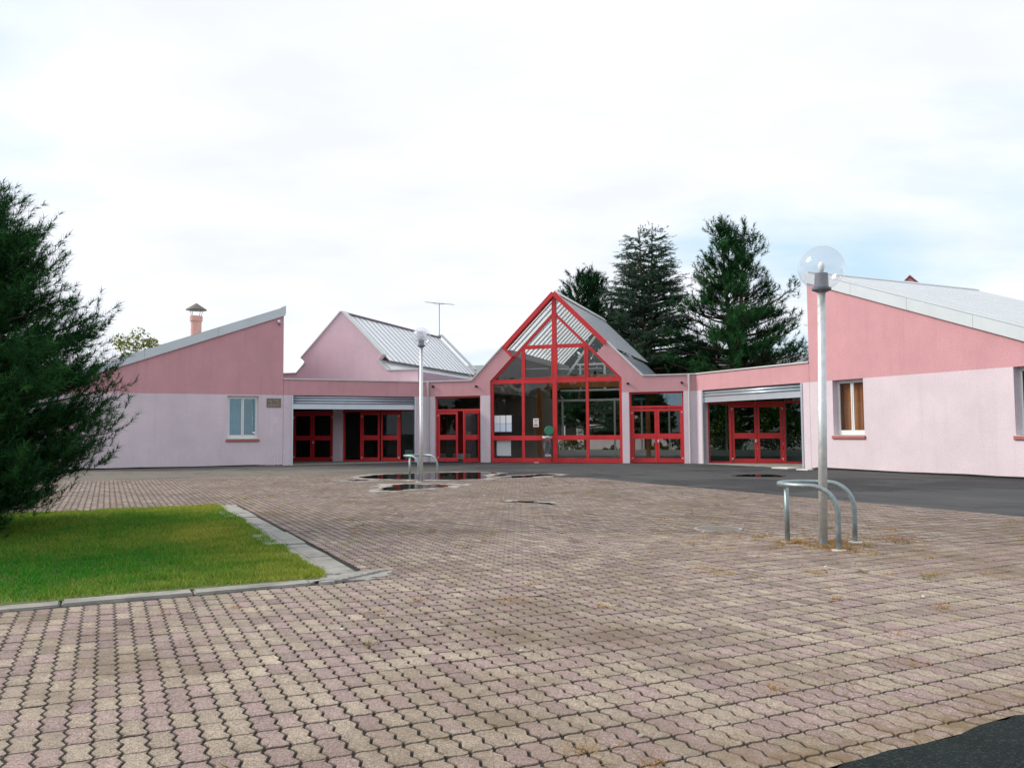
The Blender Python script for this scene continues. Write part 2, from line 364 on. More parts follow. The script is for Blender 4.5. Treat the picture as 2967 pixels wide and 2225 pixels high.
def leaf_mat(name, attr='tone', tr=.25):
    m = bpy.data.materials.new(name); m.use_nodes = True
    t = m.node_tree; N = t.nodes; L = t.links; N.clear()
    o = N.new('ShaderNodeOutputMaterial'); a = N.new('ShaderNodeAttribute'); a.attribute_name = attr
    d = N.new('ShaderNodeBsdfDiffuse'); ts = N.new('ShaderNodeBsdfTranslucent')
    L.new(a.outputs['Color'], d.inputs[0]); L.new(a.outputs['Color'], ts.inputs[0])
    x = N.new('ShaderNodeMixShader'); x.inputs[0].default_value = tr
    L.new(d.outputs[0], x.inputs[1]); L.new(ts.outputs[0], x.inputs[2]); L.new(x.outputs[0], o.inputs[0])
    return m
M_NEEDLE = leaf_mat('needles')
M_GRASS = leaf_mat('grass_blades', tr=.35)
M_SOIL = mat('lawn_soil', (0.085, 0.11, 0.025), rough=.95, var=.3, vscale=6)

# ================================================================== mesh helpers
def link(o, parent=None):
    COL.objects.link(o)
    if parent is not None: o.parent = parent
    return o
def obj(name, bm, m, parent=None, smooth=False):
    me = bpy.data.meshes.new(name); bmesh.ops.recalc_face_normals(bm, faces=bm.faces[:]); bm.to_mesh(me); bm.free()
    for k in (m if isinstance(m, (list, tuple)) else [m]): me.materials.append(k)
    if smooth:
        for pl in me.polygons: pl.use_smooth = True
    return link(bpy.data.objects.new(name, me), parent)
def tag(o, label=None, cat=None, group=None, kind=None):
    if label: o['label'] = label
    if cat: o['category'] = cat
    if group: o['group'] = group
    if kind: o['kind'] = kind
    return o
def thing(name, label, cat, loc=(0, 0, 0), rz=0.0, group=None):
    e = bpy.data.objects.new(name, None); e.empty_display_size = .3; e.location = loc; e.rotation_euler = (0, 0, rz)
    COL.objects.link(e); return tag(e, label, cat, group)
def B(): return bmesh.new()
def box(bm, x0, x1, y0, y1, z0, z1, mi=0):
    v = [bm.verts.new(c) for c in ((x0, y0, z0), (x1, y0, z0), (x1, y1, z0), (x0, y1, z0), (x0, y0, z1), (x1, y0, z1), (x1, y1, z1), (x0, y1, z1))]
    for q in ((0, 3, 2, 1), (4, 5, 6, 7), (0, 1, 5, 4), (1, 2, 6, 5), (2, 3, 7, 6), (3, 0, 4, 7)):
        f = bm.faces.new([v[i] for i in q]); f.material_index = mi
    return bm
def prism(bm, pts, y0, y1, mi=0):
    a = [bm.verts.new((x, y0, z)) for x, z in pts]; b = [bm.verts.new((x, y1, z)) for x, z in pts]; n = len(pts)
    fs = [bm.faces.new(a), bm.faces.new(b[::-1])]
    for i in range(n): fs.append(bm.faces.new((a[i], b[i], b[(i + 1) % n], a[(i + 1) % n])))
    for f in fs: f.material_index = mi
    return bm
def hprism(bm, pts, z0, z1, mi=0):
    a = [bm.verts.new((x, y, z0)) for x, y in pts]; b = [bm.verts.new((x, y, z1)) for x, y in pts]; n = len(pts)
    fs = [bm.faces.new(a[::-1]), bm.faces.new(b)]
    for i in range(n): fs.append(bm.faces.new((a[i], a[(i + 1) % n], b[(i + 1) % n], b[i])))
    for f in fs: f.material_index = mi
    return bm
def bar(bm, p, q, w, y0, y1, mi=0):
    # straight bar in the x-z plane from p to q, width w, between depths y0..y1
    p = Vector(p); q = Vector(q); d = (q - p).normalized(); n = Vector((-d[1], d[0])) * (w / 2)
    return prism(bm, [tuple(p + n), tuple(q + n), tuple(q - n), tuple(p - n)], y0, y1, mi)
def lathe(bm, prof, seg=24, c=(0, 0, 0), mi=0, axis='Z'):
    rings = []
    for r, z in prof:
        ring = []
        for i in range(seg):
            t = 2 * pi * i / seg
            if axis == 'Z': co = (c[0] + r * cos(t), c[1] + r * sin(t), c[2] + z)
            else: co = (c[0] + r * cos(t), c[1] + z, c[2] + r * sin(t))
            ring.append(bm.verts.new(co))
        rings.append(ring)
    for a, b in zip(rings[:-1], rings[1:]):
        for i in range(seg):
            f = bm.faces.new((a[i], a[(i + 1) % seg], b[(i + 1) % seg], b[i])); f.material_index = mi
    for ring in (rings[0], rings[-1]):
        try: bm.faces.new(ring).material_index = mi
        except ValueError: pass
    return bm
def tube(bm, pts, rad, seg=10, cap=True):
    pts = [Vector(p) for p in pts]; rings = []
    rads = rad if isinstance(rad, (list, tuple)) else [rad] * len(pts)
    prev = None
    for i, p in enumerate(pts):
        d = (pts[min(i + 1, len(pts) - 1)] - pts[max(i - 1, 0)]).normalized()
        u = prev - d * prev.dot(d) if prev is not None else d.cross(Vector((0, 0, 1)) if abs(d.z) < .9 else Vector((1, 0, 0)))
        u.normalize(); prev = u; w = d.cross(u)
        rings.append([bm.verts.new(p + (u * cos(2 * pi * k / seg) + w * sin(2 * pi * k / seg)) * rads[i]) for k in range(seg)])
    for a, b in zip(rings[:-1], rings[1:]):
        for k in range(seg): bm.faces.new((a[k], a[(k + 1) % seg], b[(k + 1) % seg], b[k]))
    if cap: bm.faces.new(rings[0][::-1]); bm.faces.new(rings[-1])
    return bm
def npmesh(name, V, F, m, parent=None, tone=None, smooth=False):
    # V (n,3) float, F (k,c) int; tone (n,3) per-vertex colour
    me = bpy.data.meshes.new(name); V = np.ascontiguousarray(V, np.float32); F = np.ascontiguousarray(F, np.int32)
    me.vertices.add(len(V)); me.vertices.foreach_set('co', V.ravel())
    me.loops.add(F.size); me.loops.foreach_set('vertex_index', F.ravel())
    me.polygons.add(len(F)); me.polygons.foreach_set('loop_start', np.arange(len(F), dtype=np.int32) * F.shape[1])
    if tone is not None:
        a = me.color_attributes.new('tone', 'FLOAT_COLOR', 'POINT')
        c = np.ones((len(V), 4), np.float32); c[:, :3] = tone; a.data.foreach_set('color', c.ravel())
    me.update(calc_edges=True); me.materials.append(m); me.shade_flat()
    return link(bpy.data.objects.new(name, me), parent)

# ================================================================== frames measured from the photograph
# C: plane of the glazed entrance, x to the right, y inwards.  L / R: the walls at 45 degrees either side of it.
CL = Vector((-4.28073, 39.81751, 0)); CR = Vector((7.93215, 35.62017, 0))
RZ_C = radians(-18.9669); RZ_L = radians(26.0331); RZ_R = radians(-63.9669)
W_C = (CR - CL).length
def plaza(a, b, z=0.0):          # a along the right wall towards the camera, b away from it
    return Vector((CR.x + a * 0.43889 - b * 0.898541, CR.y - a * 0.898541 - b * 0.43889, z))
HP, HT = 3.12, 3.80              # paint line / underside of the coping

# ================================================================== the ground
gb = B(); hprism(gb, [(-500, -700), (700, -700), (700, 500), (-500, 500)], -0.3, 0.0)
ground = obj('ground', gb, M_ASPH); ground.location = CR; ground.rotation_euler = (0, 0, RZ_R); tag(ground, 'dark asphalt apron and road around the paved square', kind='structure')

re_ = np.random.default_rng(4); yy_ = np.arange(8, -40, -.09); ed_ = [(25.965 + .018 * math.sin(y * 2.1) + .012 * math.sin(y * 7.7) + re_.normal(0, .007), float(y)) for y in yy_]
rd = B(); hprism(rd, [(34, -90), (34, 60), (25.97, 60)] + ed_ + [(25.97, -90)], .001, .0275); bmesh.ops.triangulate(rd, faces=[f for f in rd.faces if len(f.verts) > 4]); road = obj('road', rd, M_ROAD); road.location = CR; road.rotation_euler = (0, 0, RZ_R); tag(road, 'dark tarmac road along the near edge of the paving', kind='structure')
PA0, PA1, PB0, PB1 = 0.45, 25.99, 9.85, 33.0
LA0, LA1, LB0 = 11.62, 20.72, 20.90       # lawn
def in_paving(a, b):
    ok = (a > PA0) & (a < PA1) & (b > PB0) & (b < PB1)
    ok &= (a - 7.0) + (b - 9.9) * 1.13 > 0.0                    # chamfer beside the puddles
    ok &= ~((a > LA0 - .12) & (a < LA1 + .10) & (b > LB0 - .42))  # lawn with its edging
    return ok
pb = B(); hprism(pb, [(7.0, -9.88), (26.06, -9.88), (26.06, -33), (0.47, -33), (0.47, -15.65)], -0.02, 0.0135)
paving = obj('paving', pb, M_BED); paving.location = CR; paving.rotation_euler = (0, 0, RZ_R)
tag(paving, 'square paved with zigzag interlocking pavers in mauve and beige', kind='structure')

UL, VW = 0.2265, 0.1125
def outline(gz, gs):
    t = [0, .125, .375, .625, .875, 1]; tv = [0, .0112, -.0112, .0112, -.0112, 0]
    pts = [((k - .5) * UL + (gs if i == 0 else (-gs if i == 5 else 0)), -VW / 2 + o + gz) for i, (k, o) in enumerate(zip(t, tv))]
    pts += [(UL / 2 - gs + o, (k - .5) * VW) for k, o in ((.33, .0045), (.67, -.0045))]
    pts += [((k - .5) * UL + (gs if i == 0 else (-gs if i == 5 else 0)), VW / 2 + o - gz) for i, (k, o) in reversed(list(enumerate(zip(t, tv))))]
    pts += [(-UL / 2 + gs + o, (k - .5) * VW) for k, o in ((.67, -.0045), (.33, .0045))]
    return np.array(pts)
OUT = outline(.0066, .0056); INN = outline(.0096, .0082); K = len(OUT)
ia = np.arange(int(PA0 / UL) - 1, int(PA1 / UL) + 2); ib = np.arange(int(PB0 / VW) - 1, int(PB1 / VW) + 2)
ga, gbv = np.meshgrid(ia, ib, indexing='ij'); pa = 24.936 - UL / 2 + (ga - 110) * UL; pbb = 20.993 - VW / 2 + (gbv - 187) * VW
pa = pa.ravel(); pbb = pbb.ravel(); keep = in_paving(pa, pbb); pa = pa[keep]; pbb = pbb[keep]
wx = CR.x + pa * .43889 - pbb * .898541; wy = CR.y - pa * .898541 - pbb * .43889
dist = np.hypot(wx, wy)
vis = (wy > 1.6) & (np.abs(wx) < wy * .92 + 2.2)
pa, pbb, wx, wy, dist = pa[vis], pbb[vis], wx[vis], wy[vis], dist[vis]
npv = len(pa)
# colour of each stone: mauve or beige, sometimes darker or paler
pick = rng.random(npv); tone = np.where(pick[:, None] < .5, np.array([.272, .198, .188]), np.array([.320, .264, .207]))
mixk = rng.random(npv)[:, None] * .5
tone = tone * (1 - mixk) + np.array([.295, .235, .198]) * mixk
tone = tone * (1 + rng.normal(0, .09, npv))[:, None]
tone[rng.random(npv) < .05] *= .78
zj = rng.normal(0, .0011, npv); tx = rng.normal(0, .006, npv); ty = rng.normal(0, .009, npv)
und = .004 * np.sin(pa * 1.1 + .6 * pbb) + .003 * np.sin(pbb * 1.7 - pa * .4)
jx = rng.normal(0, .0009, npv); jy = rng.normal(0, .0009, npv); rotj = rng.normal(0, .008, npv)
ztop = .021 + zj + und * .6
visn = (wx > -wy * .66) & (wx < wy * .66) & (wy > 3.3)
order = np.argsort(np.where(visn, dist, 1e9)); nearest = order[:300]; isnear = np.zeros(npv, bool); isnear[nearest] = True
def paver_geo(idx, chamfer):
    n = len(idx)
    rings = [INN, OUT] if chamfer else [OUT]
    loc2 = np.concatenate([np.zeros((1, 2))] + rings)
    zoff = np.concatenate([[0.0], np.zeros(K)] + ([np.full(K, -.007)] if chamfer else []))
    if not chamfer: zoff[:] = 0
    c, s = np.cos(rotj[idx])[:, None], np.sin(rotj[idx])[:, None]
    X = loc2[None, :, 0] * c - loc2[None, :, 1] * s; Y = loc2[None, :, 0] * s + loc2[None, :, 1] * c
    Z = ztop[idx][:, None] + zoff[None] + loc2[None, :, 0] * tx[idx][:, None] + loc2[None, :, 1] * ty[idx][:, None]
    A = pa[idx][:, None] + X + jx[idx][:, None]; Bv = pbb[idx][:, None] + Y + jy[idx][:, None]
    V = np.stack([A, -Bv, Z], -1).reshape(-1, 3)
    nv = len(loc2); base = (np.arange(n) * nv)[:, None, None]
    k = np.arange(K); kn = (k + 1) % K
    tri = np.stack([np.zeros(K, int), 1 + kn, 1 + k], -1)
    if chamfer:
        q1 = np.stack([1 + k, 1 + kn, 1 + K + kn], -1); q2 = np.stack([1 + k, 1 + K + kn, 1 + K + k], -1)
        tri = np.concatenate([tri, q1, q2])
    F = (tri[None] + base).reshape(-1, 3)
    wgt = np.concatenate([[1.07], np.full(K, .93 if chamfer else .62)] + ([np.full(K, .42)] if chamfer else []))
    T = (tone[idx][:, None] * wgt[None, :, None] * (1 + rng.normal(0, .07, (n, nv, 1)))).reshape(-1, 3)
    return V, F, T
mid = np.where(~isnear & (dist < 11.5))[0]; far = np.where(~isnear & (dist >= 11.5))[0]
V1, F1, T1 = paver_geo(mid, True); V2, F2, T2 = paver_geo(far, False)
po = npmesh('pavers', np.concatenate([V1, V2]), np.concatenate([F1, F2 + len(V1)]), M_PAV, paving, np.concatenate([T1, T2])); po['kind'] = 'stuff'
# the 300 nearest stones one by one, sharing twelve meshes
protos = []
for k in range(12):
    nv = np.concatenate([[[0, 0, 0]], np.c_[INN[:, 0], -INN[:, 1], np.zeros(K)], np.c_[OUT[:, 0], -OUT[:, 1], np.full(K, -.0055)], np.c_[OUT[:, 0], -OUT[:, 1], np.full(K, -.012)]])
    kk = np.arange(K); kn = (kk + 1) % K
    tri = [np.stack([np.zeros(K, int), 1 + kn, 1 + kk], -1)]
    for lv in (0, 1):
        o0, o1 = 1 + lv * K, 1 + (lv + 1) * K
        tri += [np.stack([o0 + kk, o0 + kn, o1 + kn], -1), np.stack([o0 + kk, o1 + kn, o1 + kk], -1)]
    tcol = tone[nearest[k * 7 + 3]] if k > 1 else tone[nearest[k]]
    base_t = (np.array([.272, .198, .188]) if k % 2 else np.array([.320, .264, .207]))
    tcol = (base_t * (1 - .09 * (k // 2)) + np.array([.31, .245, .20]) * .09 * (k // 2)) * (1 + .05 * ((k * 5) % 4 - 1.5))
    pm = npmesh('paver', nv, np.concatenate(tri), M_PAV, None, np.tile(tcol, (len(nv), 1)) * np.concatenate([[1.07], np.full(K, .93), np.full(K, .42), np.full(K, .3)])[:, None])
    protos.append(pm.data); bpy.data.objects.remove(pm)
for i in nearest:
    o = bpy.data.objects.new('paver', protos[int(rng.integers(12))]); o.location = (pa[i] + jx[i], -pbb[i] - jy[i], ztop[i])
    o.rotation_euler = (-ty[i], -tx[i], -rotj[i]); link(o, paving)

# ------------------------------------------------------------------ puddles and pale rims round them
def blob(pts, wob=.12, n=90, seed=0):
    # smooth closed outline through the points with a ragged shore
    r = np.random.default_rng(seed); P = np.array(pts, float); m = len(P); t = np.linspace(0, m, n, endpoint=False); out = []
    ph = r.random(6) * 6.28
    for tt in t:
        i = int(tt); u = tt - i; p0, p1, p2, p3 = P[(i - 1) % m], P[i % m], P[(i + 1) % m], P[(i + 2) % m]
        q = .5 * ((2 * p1) + (-p0 + p2) * u + (2 * p0 - 5 * p1 + 4 * p2 - p3) * u * u + (-p0 + 3 * p1 - 3 * p2 + p3) * u ** 3)
        a = 2 * pi * tt / m
        q = q + wob * np.array([sin(5 * a + ph[0]) + .6 * sin(11 * a + ph[1]) + .4 * sin(23 * a + ph[2]), cos(6 * a + ph[3]) + .6 * cos(13 * a + ph[4]) + .4 * sin(19 * a + ph[5])]) * .5
        out.append((q[0], -q[1]))
    return out
PUD = [
    [(3.3, 15.6), (1.9, 14.7), (1.9, 13.7), (1.8, 12.4), (2.1, 11.2), (3.0, 10.9), (4.0, 11.9), (5.9, 12.6), (5.8, 13.7), (5.2, 14.6), (4.4, 15.3)],
    [(9.0, 16.7), (7.7, 16.1), (7.3, 15.6), (8.1, 14.6), (8.7, 15.0), (8.9, 15.4), (8.9, 15.8), (9.4, 16.4)],
    [(4.58, 16.4), (4.4, 16.1), (4.84, 15.9), (5.0, 16.2)],
    [(5.6, 12.0), (5.2, 11.4), (4.9, 10.6), (4.6, 9.9), (5.1, 9.7), (5.5, 10.3), (5.8, 10.9), (6.1, 11.5)],
    [(13.65, 15.5), (13.7, 15.25), (14.2, 15.1), (14.6, 15.08), (14.55, 15.2), (14.0, 15.38)],
    [(8.5, 5.4), (8.05, 4.5), (8.4, 3.95), (9.2, 4.05), (9.6, 4.6), (9.1, 5.3)]]
def flat_poly(name, pts, z0, z1, m):
    bm = B(); hprism(bm, pts, z0, z1); bmesh.ops.triangulate(bm, faces=[f for f in bm.faces if len(f.verts) > 4])
    o = obj(name, bm, m); o.location = CR; o.rotation_euler = (0, 0, RZ_R); return o
PLAB = ['broad dark puddle behind the slim lamp reflecting the red doors', 'pointed puddle in front of the slim lamp', 'small puddle left of the slim lamp hoop',
        'puddle on the edge of the asphalt before the bin', 'thin wet hollow in the middle of the paving', 'shallow puddle on the asphalt before the right shutter']
for k, P_ in enumerate(PUD):
    z = .0285 if k < 5 else .004
    o = flat_poly('puddle', blob(P_, .16 if k < 2 else .08, 120, k), z - .018 if k < 5 else .001, z + .003, M_WATER); tag(o, PLAB[k], kind='structure')
def grow(P_, d):
    P_ = np.array(P_); c = P_.mean(0); v = P_ - c; L_ = np.linalg.norm(v, axis=1)[:, None]; return [tuple(q) for q in c + v * (1 + d / np.maximum(L_, .25))]
RLAB = ['pale silt rim round the broad puddle', 'pale silt rim round the pointed puddle', 'pale silt rim round the small puddle by the hoop', 'pale silt rim at the edge of the asphalt', 'pale silt rim in the middle of the paving']
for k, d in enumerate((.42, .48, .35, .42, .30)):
    o = flat_poly('silt', blob(grow(PUD[k], d), .22 if k < 2 else .12, 160, 20 + k), .001, .0248 + .0007 * k, M_PALE_RIM); tag(o, RLAB[k], kind='structure')  # pale ragged sheet reaching a little beyond each puddle
# ------------------------------------------------------------------ lawn with its kerb and slab edging
lawn_bm = B(); hprism(lawn_bm, [(LA0, -LB0 - .02), (LA1 - .12, -LB0 - .02), (LA1 - .12, -36), (LA0, -36)], -.01, .032)
lawn = obj('lawn', lawn_bm, M_SOIL); lawn.location = CR; lawn.rotation_euler = (0, 0, RZ_R); tag(lawn, 'green lawn under the pine', kind='structure')
def smooth_noise(x, y, f, seed):
    r = np.random.default_rng(seed); o = np.zeros_like(x)
    for k in range(10):
        a = r.random() * 6.283; q = f * (.5 + 1.3 * r.random()); o += np.sin((x * cos(a) + y * sin(a)) * q + r.random() * 6.283)
    return o / 4.0
def blades(n, a, b, z, h, tonef, name, m, lean=.5, w=.007):
    th = rng.random(n) * 6.283; hh = h * (.55 + .9 * rng.random(n)); le = rng.normal(0, lean, (n, 2)) * hh[:, None]
    base = np.stack([a, -b, z], -1); side = np.stack([np.cos(th), np.sin(th), np.zeros(n)], -1) * w
    tip = base + np.stack([le[:, 0], le[:, 1], hh], -1)
    V = np.stack([base - side, base + side, tip], 1).reshape(-1, 3); F = np.arange(3 * n).reshape(-1, 3)
    o = npmesh(name, V, F, m, None, np.repeat(tonef, 3, axis=0)); o.location = CR; o.rotation_euler = (0, 0, RZ_R); o['kind'] = 'stuff'; return o
n = 210000
ga_ = LA0 - .05 + (LA1 - .10 - LA0) * rng.random(n); gb_ = LB0 - .04 - .07 * np.abs(smooth_noise(ga_, ga_ * 0, 3.5, 18)) + rng.random(n) ** 1.25 * 9.2
edge_a = (ga_ > LA1 - .22) & (rng.random(n) < .7); ga_ = ga_[~edge_a]; gb_ = gb_[~edge_a]; n = len(ga_)
k1 = smooth_noise(ga_, gb_, 1.3, 3); k2 = smooth_noise(ga_, gb_, 5, 5)
dry = np.clip(.15 + .30 * k1 + .14 * k2 + .55 * np.exp(-((gb_ - LB0 - .5) / .55) ** 2) * (ga_ < 19.3) * (.6 + .5 * k1) + .42 * np.exp(-((ga_ - LA0) / 1.2) ** 2) + .36 * np.exp(-((LA1 - ga_) / 1.2) ** 2) + .2 * np.exp(-((gb_ - LB0) / .9) ** 2) + rng.normal(0, .16, n), 0, 1)[:, None]
gt = np.array([.045, .205, .024]) * (1 - dry) + np.array([.32, .335, .06]) * dry
gt = gt * 1.15 * (1 + rng.normal(0, .18, n))[:, None].clip(.4, 1.7)
brown = rng.random(n) < .03; gt[brown] = (.25, .17, .07)
hv = .040 * (1 + .35 * smooth_noise(ga_, gb_, 9, 15)).clip(.55, 1.7)
g = blades(n, ga_, gb_, np.full(n, .030), hv, gt, 'grass', M_GRASS, .55, .0065); tag(g, 'short mown grass of the lawn')

kerb = thing('kerb', 'low concrete kerb along the near side of the lawn', 'kerb', CR, RZ_R)
kb0 = 21.06
for k in range(9):
    bm = B(); b0 = kb0 + k * 1.012; box(bm, LA1 - .115, LA1 + .095, -b0 - .995, -b0, -.05, .036 + .006 * sin(k * 2.1))
    bmesh.ops.bevel(bm, geom=bm.edges[:], offset=.012, segments=2, affect='EDGES')
    for v in bm.verts: v.co.x += .012 * sin(k * 2.4) + .012 * sin(k * 1.7) * (v.co.y + b0 + .5); v.co.z += .008 * sin(k * 3.1) * (v.co.y + b0 + .5) if v.co.z > 0 else 0
    o = obj('kerb_stone', bm, M_CONC, kerb)
slab = thing('slab_edging', 'cracked grey concrete slabs along the lawn edge', 'slabs', CR, RZ_R)
edges_ = [11.66, 13.0, 14.25, 15.52, 16.78, 18.0, 19.2, 20.36]
for k in range(7):
    for c_, (b0, b1) in enumerate(((20.50, 20.730), (20.742, 21.0))):
        a0, a1 = edges_[k] + .016, edges_[k + 1] - .014
        bm = B(); box(bm, a0, a1, -b1, -b0, -.02, .036 + .008 * sin(k * 1.9 + .4) + .003 * c_)
        bmesh.ops.bevel(bm, geom=bm.edges[:], offset=.007, segments=1, affect='EDGES')
        for v in bm.verts: v.co.z += .006 * sin(k * 2.3 + v.co.x * 1.4) * (1 if v.co.z > 0 else 0); v.co.y += rng.normal(0, .003)
        obj('slab', bm, M_CONC, slab)
# broken mortar where slabs and kerb meet
bm = B(); hprism(bm, blob([(20.42, 21.05), (20.40, 20.55), (20.44, 20.25), (20.66, 20.22), (20.80, 20.5), (20.72, 21.03)], .09, 60, 5), -.01, .028)
bmesh.ops.triangulate(bm, faces=[f for f in bm.faces if len(f.verts) > 4]); obj('mortar', bm, M_CONC, slab)
for k in range(9):
    bm = B(); a0, b0 = 20.42 + .05 * k % .42, 20.27 + .075 * k; hprism(bm, blob([(a0, b0), (a0, b0 + .09), (a0 + .05, b0 + .12), (a0 + .07, b0 - .01)], .012, 14, 30 + k), .02, .047); obj('mortar_lump', bm, M_CONC, slab)

# ------------------------------------------------------------------ dry weeds in the joints
tu = []
for k in range(2600):
    a = 9 + rng.random() * 16.6; b = 10.2 + rng.random() * 12.5
    dlamp = math.hypot(a - 21.3, b - 14.8)
    w_ = .10 + .55 * math.exp(-(dlamp / 2.4) ** 2) + .25 * math.exp(-((a - 22.5) / 2.5) ** 2 - ((b - 17.0) / 2.5) ** 2) + .3 * math.exp(-((b - 20.1) / .4) ** 2) * (a < 19)
    w_ *= max(0, .55 + .8 * float(smooth_noise(np.array([a]), np.array([b]), 1.6, 9)[0]))
    if rng.random() < w_ * .95 and in_paving(np.array([a]), np.array([b]))[0]:
        if rng.random() < .6: b = 20.993 + round((b - 20.993) / VW) * VW
        else: a = 24.936 + round((a - 24.936) / UL) * UL
        tu.append((a, b))
wa, wb, wt = [], [], []
for a, b in tu:
    nb = int(rng.integers(8, 42)); sp_ = .012 + .05 * rng.random()
    wa.append(a + rng.normal(0, sp_ * 1.3, nb)); wb.append(b + rng.normal(0, sp_ * 1.3, nb))
    c_ = np.array([.42, .26, .085]) if rng.random() < .75 else np.array([.20, .19, .05]); wt.append(np.tile(c_, (nb, 1)) * (1 + rng.normal(0, .2, (nb, 1))))
for (a, b), rr_ in (((21.25, 14.95), .33), ((21.45, 15.1), .16), ((21.0, 14.7), .22), ((21.3, 13.9), .3), ((20.8, 15.2), .16)):
    nb = 420; wa.append(a + rng.normal(0, rr_ * .6, nb)); wb.append(b + rng.normal(0, rr_ * .6, nb)); wt.append(np.tile([.34, .20, .07], (nb, 1)) * (1 + rng.normal(0, .25, (nb, 1))))
wa = np.concatenate(wa); wb = np.concatenate(wb); wt = np.concatenate(wt).clip(.02, .8)
wd = blades(len(wa), wa, wb, np.full(len(wa), .014), .036, wt, 'weeds', M_GRASS, 1.1, .0042); tag(wd, 'dry yellow weeds growing in the paving joints')
# crumbs of leaf and grit lying about
n = 700; la = 8 + 17.5 * rng.random(n); lb = 10.5 + 11 * rng.random(n); ok = in_paving(la, lb); la, lb = la[ok], lb[ok]; n = len(la)
th = rng.random(n) * 6.283; s_ = .008 + .016 * rng.random(n)
base = np.stack([la, -lb, np.full(n, .031)], -1); e1 = np.stack([np.cos(th) * s_, np.sin(th) * s_, rng.normal(0, .003, n)], -1); e2 = np.stack([-np.sin(th) * s_ * .6, np.cos(th) * s_ * .6, rng.normal(0, .003, n)], -1)
Vg = np.stack([base - e1, base - e2, base + e1, base + e2], 1).reshape(-1, 3)
lt = np.where((rng.random(n) < .30)[:, None], np.array([.62, .60, .55]), np.array([.20, .13, .06])) * (1 + rng.normal(0, .15, (n, 1)))
gr_ = npmesh('leaf_litter', Vg, np.arange(4 * n).reshape(-1, 4), M_GRASS, None, np.repeat(lt, 4, axis=0)); gr_.location = CR; gr_.rotation_euler = (0, 0, RZ_R); tag(gr_, 'scattered dead leaves and pale grit on the paving', kind='stuff')
# iron cover sunk in the paving
mc = thing('manhole_cover', 'round worn iron cover flush with the paving before the right lamp', 'manhole cover', plaza(19.22, 15.0, .018))
bm = B(); lathe(bm, [(.001, .010), (.27, .010), (.285, .004), (.285, -.014)], 36); obj('lid', bm, mat('cast_iron', (.16, .14, .12), rough=.7, metal=.3, var=.2, vscale=20), mc)
bm = B(); lathe(bm, [(.292, -.012), (.292, .009), (.335, .009), (.335, -.012)], 36); obj('rim', bm, M_CONC, mc)
for k, (a, b, w, d) in enumerate(((5.7, .58, .75, .62), (7.0, .95, .5, .3))):
    bm = B(); box(bm, -w / 2, w / 2, -d / 2, d / 2, 0, .045); bmesh.ops.bevel(bm, geom=bm.edges[:], offset=.006, segments=1, affect='EDGES')
    o = obj('loose_slab', bm, M_CONCP); o.location = plaza(a, b, .002); o.rotation_euler = (0, 0, RZ_R + .08)
    tag(o, ['pale concrete slab lying before the right shutter opening', 'narrow pale slab lying against the foot of the right wing'][k], 'slab')

# ================================================================== wings with single-pitch roofs
def wavy(bm, x0, x1, y, z0, z1, amp=.03, n=28):
    f = []; 
    for i in range(n + 1):
        x = x0 + (x1 - x0) * i / n; yy = y + amp * sin(i * 1.35) + amp * .4 * sin(i * 3.1); f.append((x, yy))
    for (xa, ya), (xb, yb) in zip(f[:-1], f[1:]):
        v = [bm.verts.new(c) for c in ((xa, ya, z0), (xb, yb, z0), (xb, yb, z1), (xa, ya, z1), (xa, ya + .012, z0), (xb, yb + .012, z0), (xb, yb + .012, z1), (xa, ya + .012, z1))]
        for q in ((0, 1, 2, 3), (7, 6, 5, 4), (3, 2, 6, 7), (1, 0, 4, 5)): bm.faces.new([v[i] for i in q])
    return bm
def window(par, g, s0, s1, z0, z1, yr, glass, curtain=None, tilt=0):
    bm = B(); w = .065
    for a, b_, c, d in ((s0, s0 + w, z0, z1), (s1 - w, s1, z0, z1), (s0 + w, s1 - w, z1 - w, z1), (s0 + w, s1 - w, z0, z0 + .11)): box(bm, g * a, g * b_, yr, yr + .07, c, d)
    fr = obj('window', bm, M_WHITE, par); sm = (s0 + s1) / 2
    for k, (a, b_) in enumerate(((s0 + w, sm - .005), (sm + .005, s1 - w))):
        bm = B(); e = .05; yy = yr + (.012 if k else .0) - .012
        for p, q, c, d in ((a, a + e, z0 + .11, z1 - w), (b_ - e, b_, z0 + .11, z1 - w), (a + e, b_ - e, z1 - w - e, z1 - w), (a + e, b_ - e, z0 + .11, z0 + .11 + e)): box(bm, g * p, g * q, yy, yy + .045, c, d)
        obj('sash', bm, M_WHITE, fr)
        bm = B(); box(bm, g * (a + e), g * (b_ - e), yy + .018, yy + .024, z0 + .11 + e, z1 - w - e); obj('pane', bm, glass, fr)
    bm = B(); box(bm, g * (s0 - .05), g * (s1 + .05), -.055, .10, z0 - .135, z0 - .025); bmesh.ops.bevel(bm, geom=bm.edges[:], offset=.012, segments=1, affect='EDGES'); obj('sill', bm, M_SILL, fr)
    bm = B(); box(bm, g * s0, g * s1, -.02, yr + .0, z0 - .024, z0 - .012); obj('sill_flashing', bm, M_WHITE, fr)
    if curtain:
        for (c0, c1, m_) in curtain: bm = B(); wavy(bm, g * c0, g * c1, yr + .22, z0 - .05, z1 + .05); obj('curtain', bm, m_, fr)
    return fr
